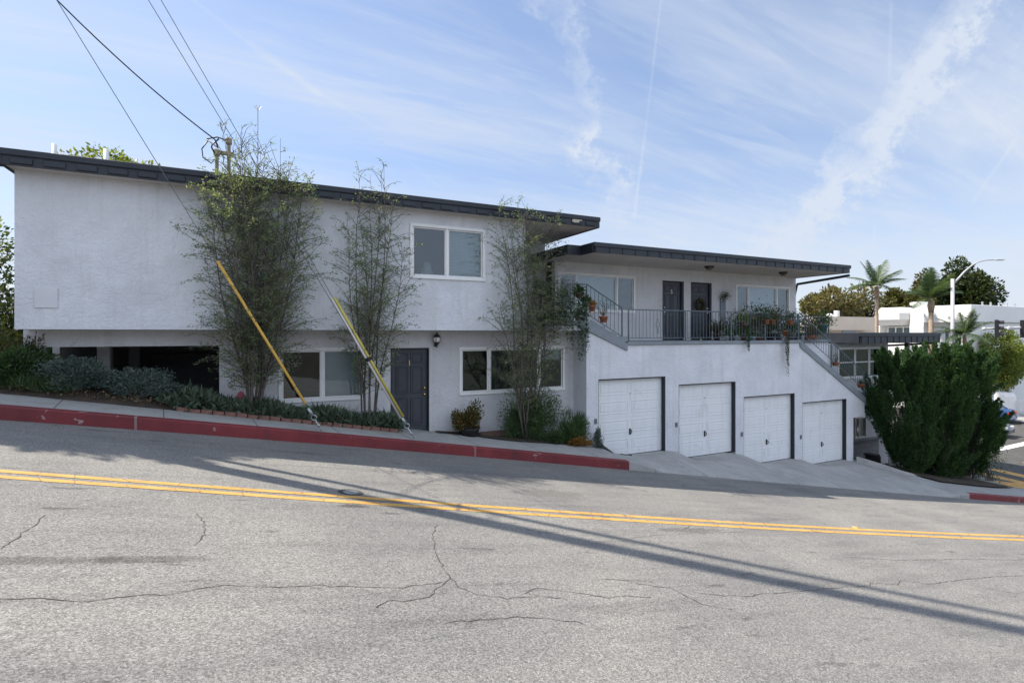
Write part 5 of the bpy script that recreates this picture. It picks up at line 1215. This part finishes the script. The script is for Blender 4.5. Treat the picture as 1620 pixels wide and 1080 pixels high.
# ------------------------------------------------------------------ light, sky, camera
EL = math.radians(SUN_EL); AZ = math.radians(SUN_AZ)            # sun position azimuth measured from +Y towards +X
sd = Vector((math.sin(AZ)*math.cos(EL), math.cos(AZ)*math.cos(EL), math.sin(EL)))
sun = bpy.data.lights.new('sun', 'SUN'); sun.energy = SUN_E; sun.angle = math.radians(.5); sun.color = (1, .93, .82)
so = bpy.data.objects.new('sun', sun); COL.objects.link(so); so.rotation_euler = (-sd).to_track_quat('-Z', 'Y').to_euler(); so.location = sd*60
w = bpy.data.worlds.new('World'); scene.world = w; w.use_nodes = True; nt = w.node_tree; bg = nt.nodes['Background']
sky = N(nt, 'ShaderNodeTexSky', sky_type='NISHITA'); sky.sun_disc = False; sky.sun_elevation = EL; sky.sun_rotation = AZ; sky.air_density = 1.0; sky.dust_density = .25; sky.ozone_density = 1.6
dv = N(nt, 'ShaderNodeTexCoord').outputs['Generated']; sx = N(nt, 'ShaderNodeSeparateXYZ'); nt.links.new(dv, sx.inputs[0])
zz = math_(nt, 'ADD', math_(nt, 'MAXIMUM', sx.outputs[2], 0), .16)
cb_ = N(nt, 'ShaderNodeCombineXYZ'); nt.links.new(math_(nt, 'DIVIDE', sx.outputs[0], zz), cb_.inputs[0]); nt.links.new(math_(nt, 'DIVIDE', sx.outputs[1], zz), cb_.inputs[1])
mp = N(nt, 'ShaderNodeMapping'); mp.inputs['Rotation'].default_value = (0, 0, -1.0); mp.inputs['Scale'].default_value = (.55, 2.1, 1); nt.links.new(cb_.outputs[0], mp.inputs[0])
c1 = noise(nt, mp.outputs[0], .8, 8, .56, .5)
mp2 = N(nt, 'ShaderNodeMapping'); mp2.inputs['Rotation'].default_value = (0, 0, -1.25); mp2.inputs['Scale'].default_value = (1.0, 6.0, 1); nt.links.new(cb_.outputs[0], mp2.inputs[0])
c2 = noise(nt, mp2.outputs[0], 1.6, 8, .62, .6)
cir = math_(nt, 'ADD', ramp(nt, c1, [(.38, 0), (.72, .75)]).outputs[0], ramp(nt, c2, [(.46, 0), (.78, .40)]).outputs[0])
hz = ramp(nt, sx.outputs[2], [(0, .62), (.10, .40), (.24, .14), (.5, .0), (1, 0)]).outputs[0]
fac = math_(nt, 'ADD', math_(nt, 'ADD', math_(nt, 'MULTIPLY', cir, .78), hz), .07)
wn = noise(nt, dv, 22, 6, .65); wn2 = noise(nt, dv, 70, 5, .65); wn3 = noise(nt, dv, 6, 3, .5)
def contrail(p, q, wpx, k, rough):
    global fac
    a, b = ray(*p).normalized(), ray(*q).normalized(); n = a.cross(b).normalized(); mid = (a+b).normalized(); t = (b-a).normalized(); half = (b-a).length/2
    def dot(v):
        d = N(nt, 'ShaderNodeVectorMath', operation='DOT_PRODUCT'); nt.links.new(dv, d.inputs[0]); d.inputs[1].default_value = v; return d.outputs['Value']
    wr = wpx/F
    dist = math_(nt, 'ADD', dot(n), math_(nt, 'MULTIPLY', math_(nt, 'SUBTRACT', wn, .5), wr*rough))
    dist = math_(nt, 'ADD', dist, math_(nt, 'MULTIPLY', math_(nt, 'SUBTRACT', wn2, .5), wr*rough*.7))
    f = math_(nt, 'SUBTRACT', 1.0, math_(nt, 'DIVIDE', math_(nt, 'ABSOLUTE', dist), wr*.7), clamp=True)
    e = math_(nt, 'SUBTRACT', 1.0, math_(nt, 'DIVIDE', math_(nt, 'SUBTRACT', math_(nt, 'ABSOLUTE', dot(t)), half*.86), half*.28), clamp=True)
    # dot(t) is measured from the segment middle
    front = math_(nt, 'GREATER_THAN', dot(mid), .2)
    f = math_(nt, 'MULTIPLY', math_(nt, 'MULTIPLY', f, e), front)
    tex = ramp(nt, wn2, [(.3, .35), (.65, 1)]).outputs[0] if rough > .5 else ramp(nt, wn3, [(.35, .4), (.6, 1)]).outputs[0]
    fac = math_(nt, 'ADD', fac, math_(nt, 'MULTIPLY', math_(nt, 'MULTIPLY', f, tex), k*.72))
for args in [((1575, -40), (1385, 235), 44, .95, 1.5), ((1400, 215), (1285, 335), 56, .75, 2.0), ((1340, 280), (1175, 420), 46, .5, 2.2), ((1330, 300), (1235, 405), 36, .45, 2.0),
    ((880, -40), (938, 185), 32, .5, 2.4), ((942, 190), (905, 245), 30, .6, 2.2), ((905, 238), (1000, 292), 42, .65, 2.4), ((1000, 285), (968, 345), 48, .32, 2.4), ((855, -15), (840, 25), 34, .4, 2.4),
    ((1047, -10), (1022, 200), 4, .22, .4), ((1022, 200), (1003, 345), 5, .34, .4), ((295, -8), (398, 72), 6, .30, .4), ((396, 70), (505, 148), 11, .48, .5), ((500, 144), (600, 205), 6, .26, .4),
    ((1606, 222), (1535, 325), 4, .30, .4), ((1410, 0), (1407, 130), 4, .16, .4), ((1384, 355), (1380, 400), 5, .3, .4), ((640, 250), (700, 300), 5, .15, .4), ((1470, 165), (1700, 80), 60, .2, 2.4), ((1500, 215), (1720, 150), 50, .2, 2.4)]:
    contrail(*args)
fac = math_(nt, 'MINIMUM', fac, .93)
back = ramp(nt, math_(nt, 'ADD', math_(nt, 'MULTIPLY', sx.outputs[1], -.5), math_(nt, 'ADD', .5, math_(nt, 'MULTIPLY', cir, .12))), [(.52, 0), (.72, .9)]).outputs[0]   # bright cloud bank added behind the camera to lighten the shaded facade
skc = N(nt, 'ShaderNodeVectorMath', operation='SCALE'); nt.links.new(sky.outputs[0], skc.inputs[0]); skc.inputs['Scale'].default_value = .86
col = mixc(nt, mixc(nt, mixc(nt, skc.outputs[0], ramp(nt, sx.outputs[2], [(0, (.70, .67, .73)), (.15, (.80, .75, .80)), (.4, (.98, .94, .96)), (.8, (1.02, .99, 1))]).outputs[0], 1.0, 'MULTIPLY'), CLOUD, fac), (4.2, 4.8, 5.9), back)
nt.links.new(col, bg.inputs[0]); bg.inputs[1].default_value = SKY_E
cam = bpy.data.cameras.new('camera'); cam.sensor_width = 36; cam.lens = F/1620*36; cam.shift_y = -13/1620; cam.clip_end = 2000; cam.clip_start = .05
co = bpy.data.objects.new('camera', cam); COL.objects.link(co); co.rotation_euler = (math.pi/2, 0, -TH); scene.camera = co
scene.render.engine = 'CYCLES'; vs = scene.view_settings; vs.view_transform = 'Standard'; vs.look = 'None'; vs.exposure = EXPO; vs.gamma = 1
scene.cycles.max_bounces = 8; scene.cycles.transparent_max_bounces = 12; scene.cycles.use_denoising = True
scene.cycles.sample_clamp_indirect = 6
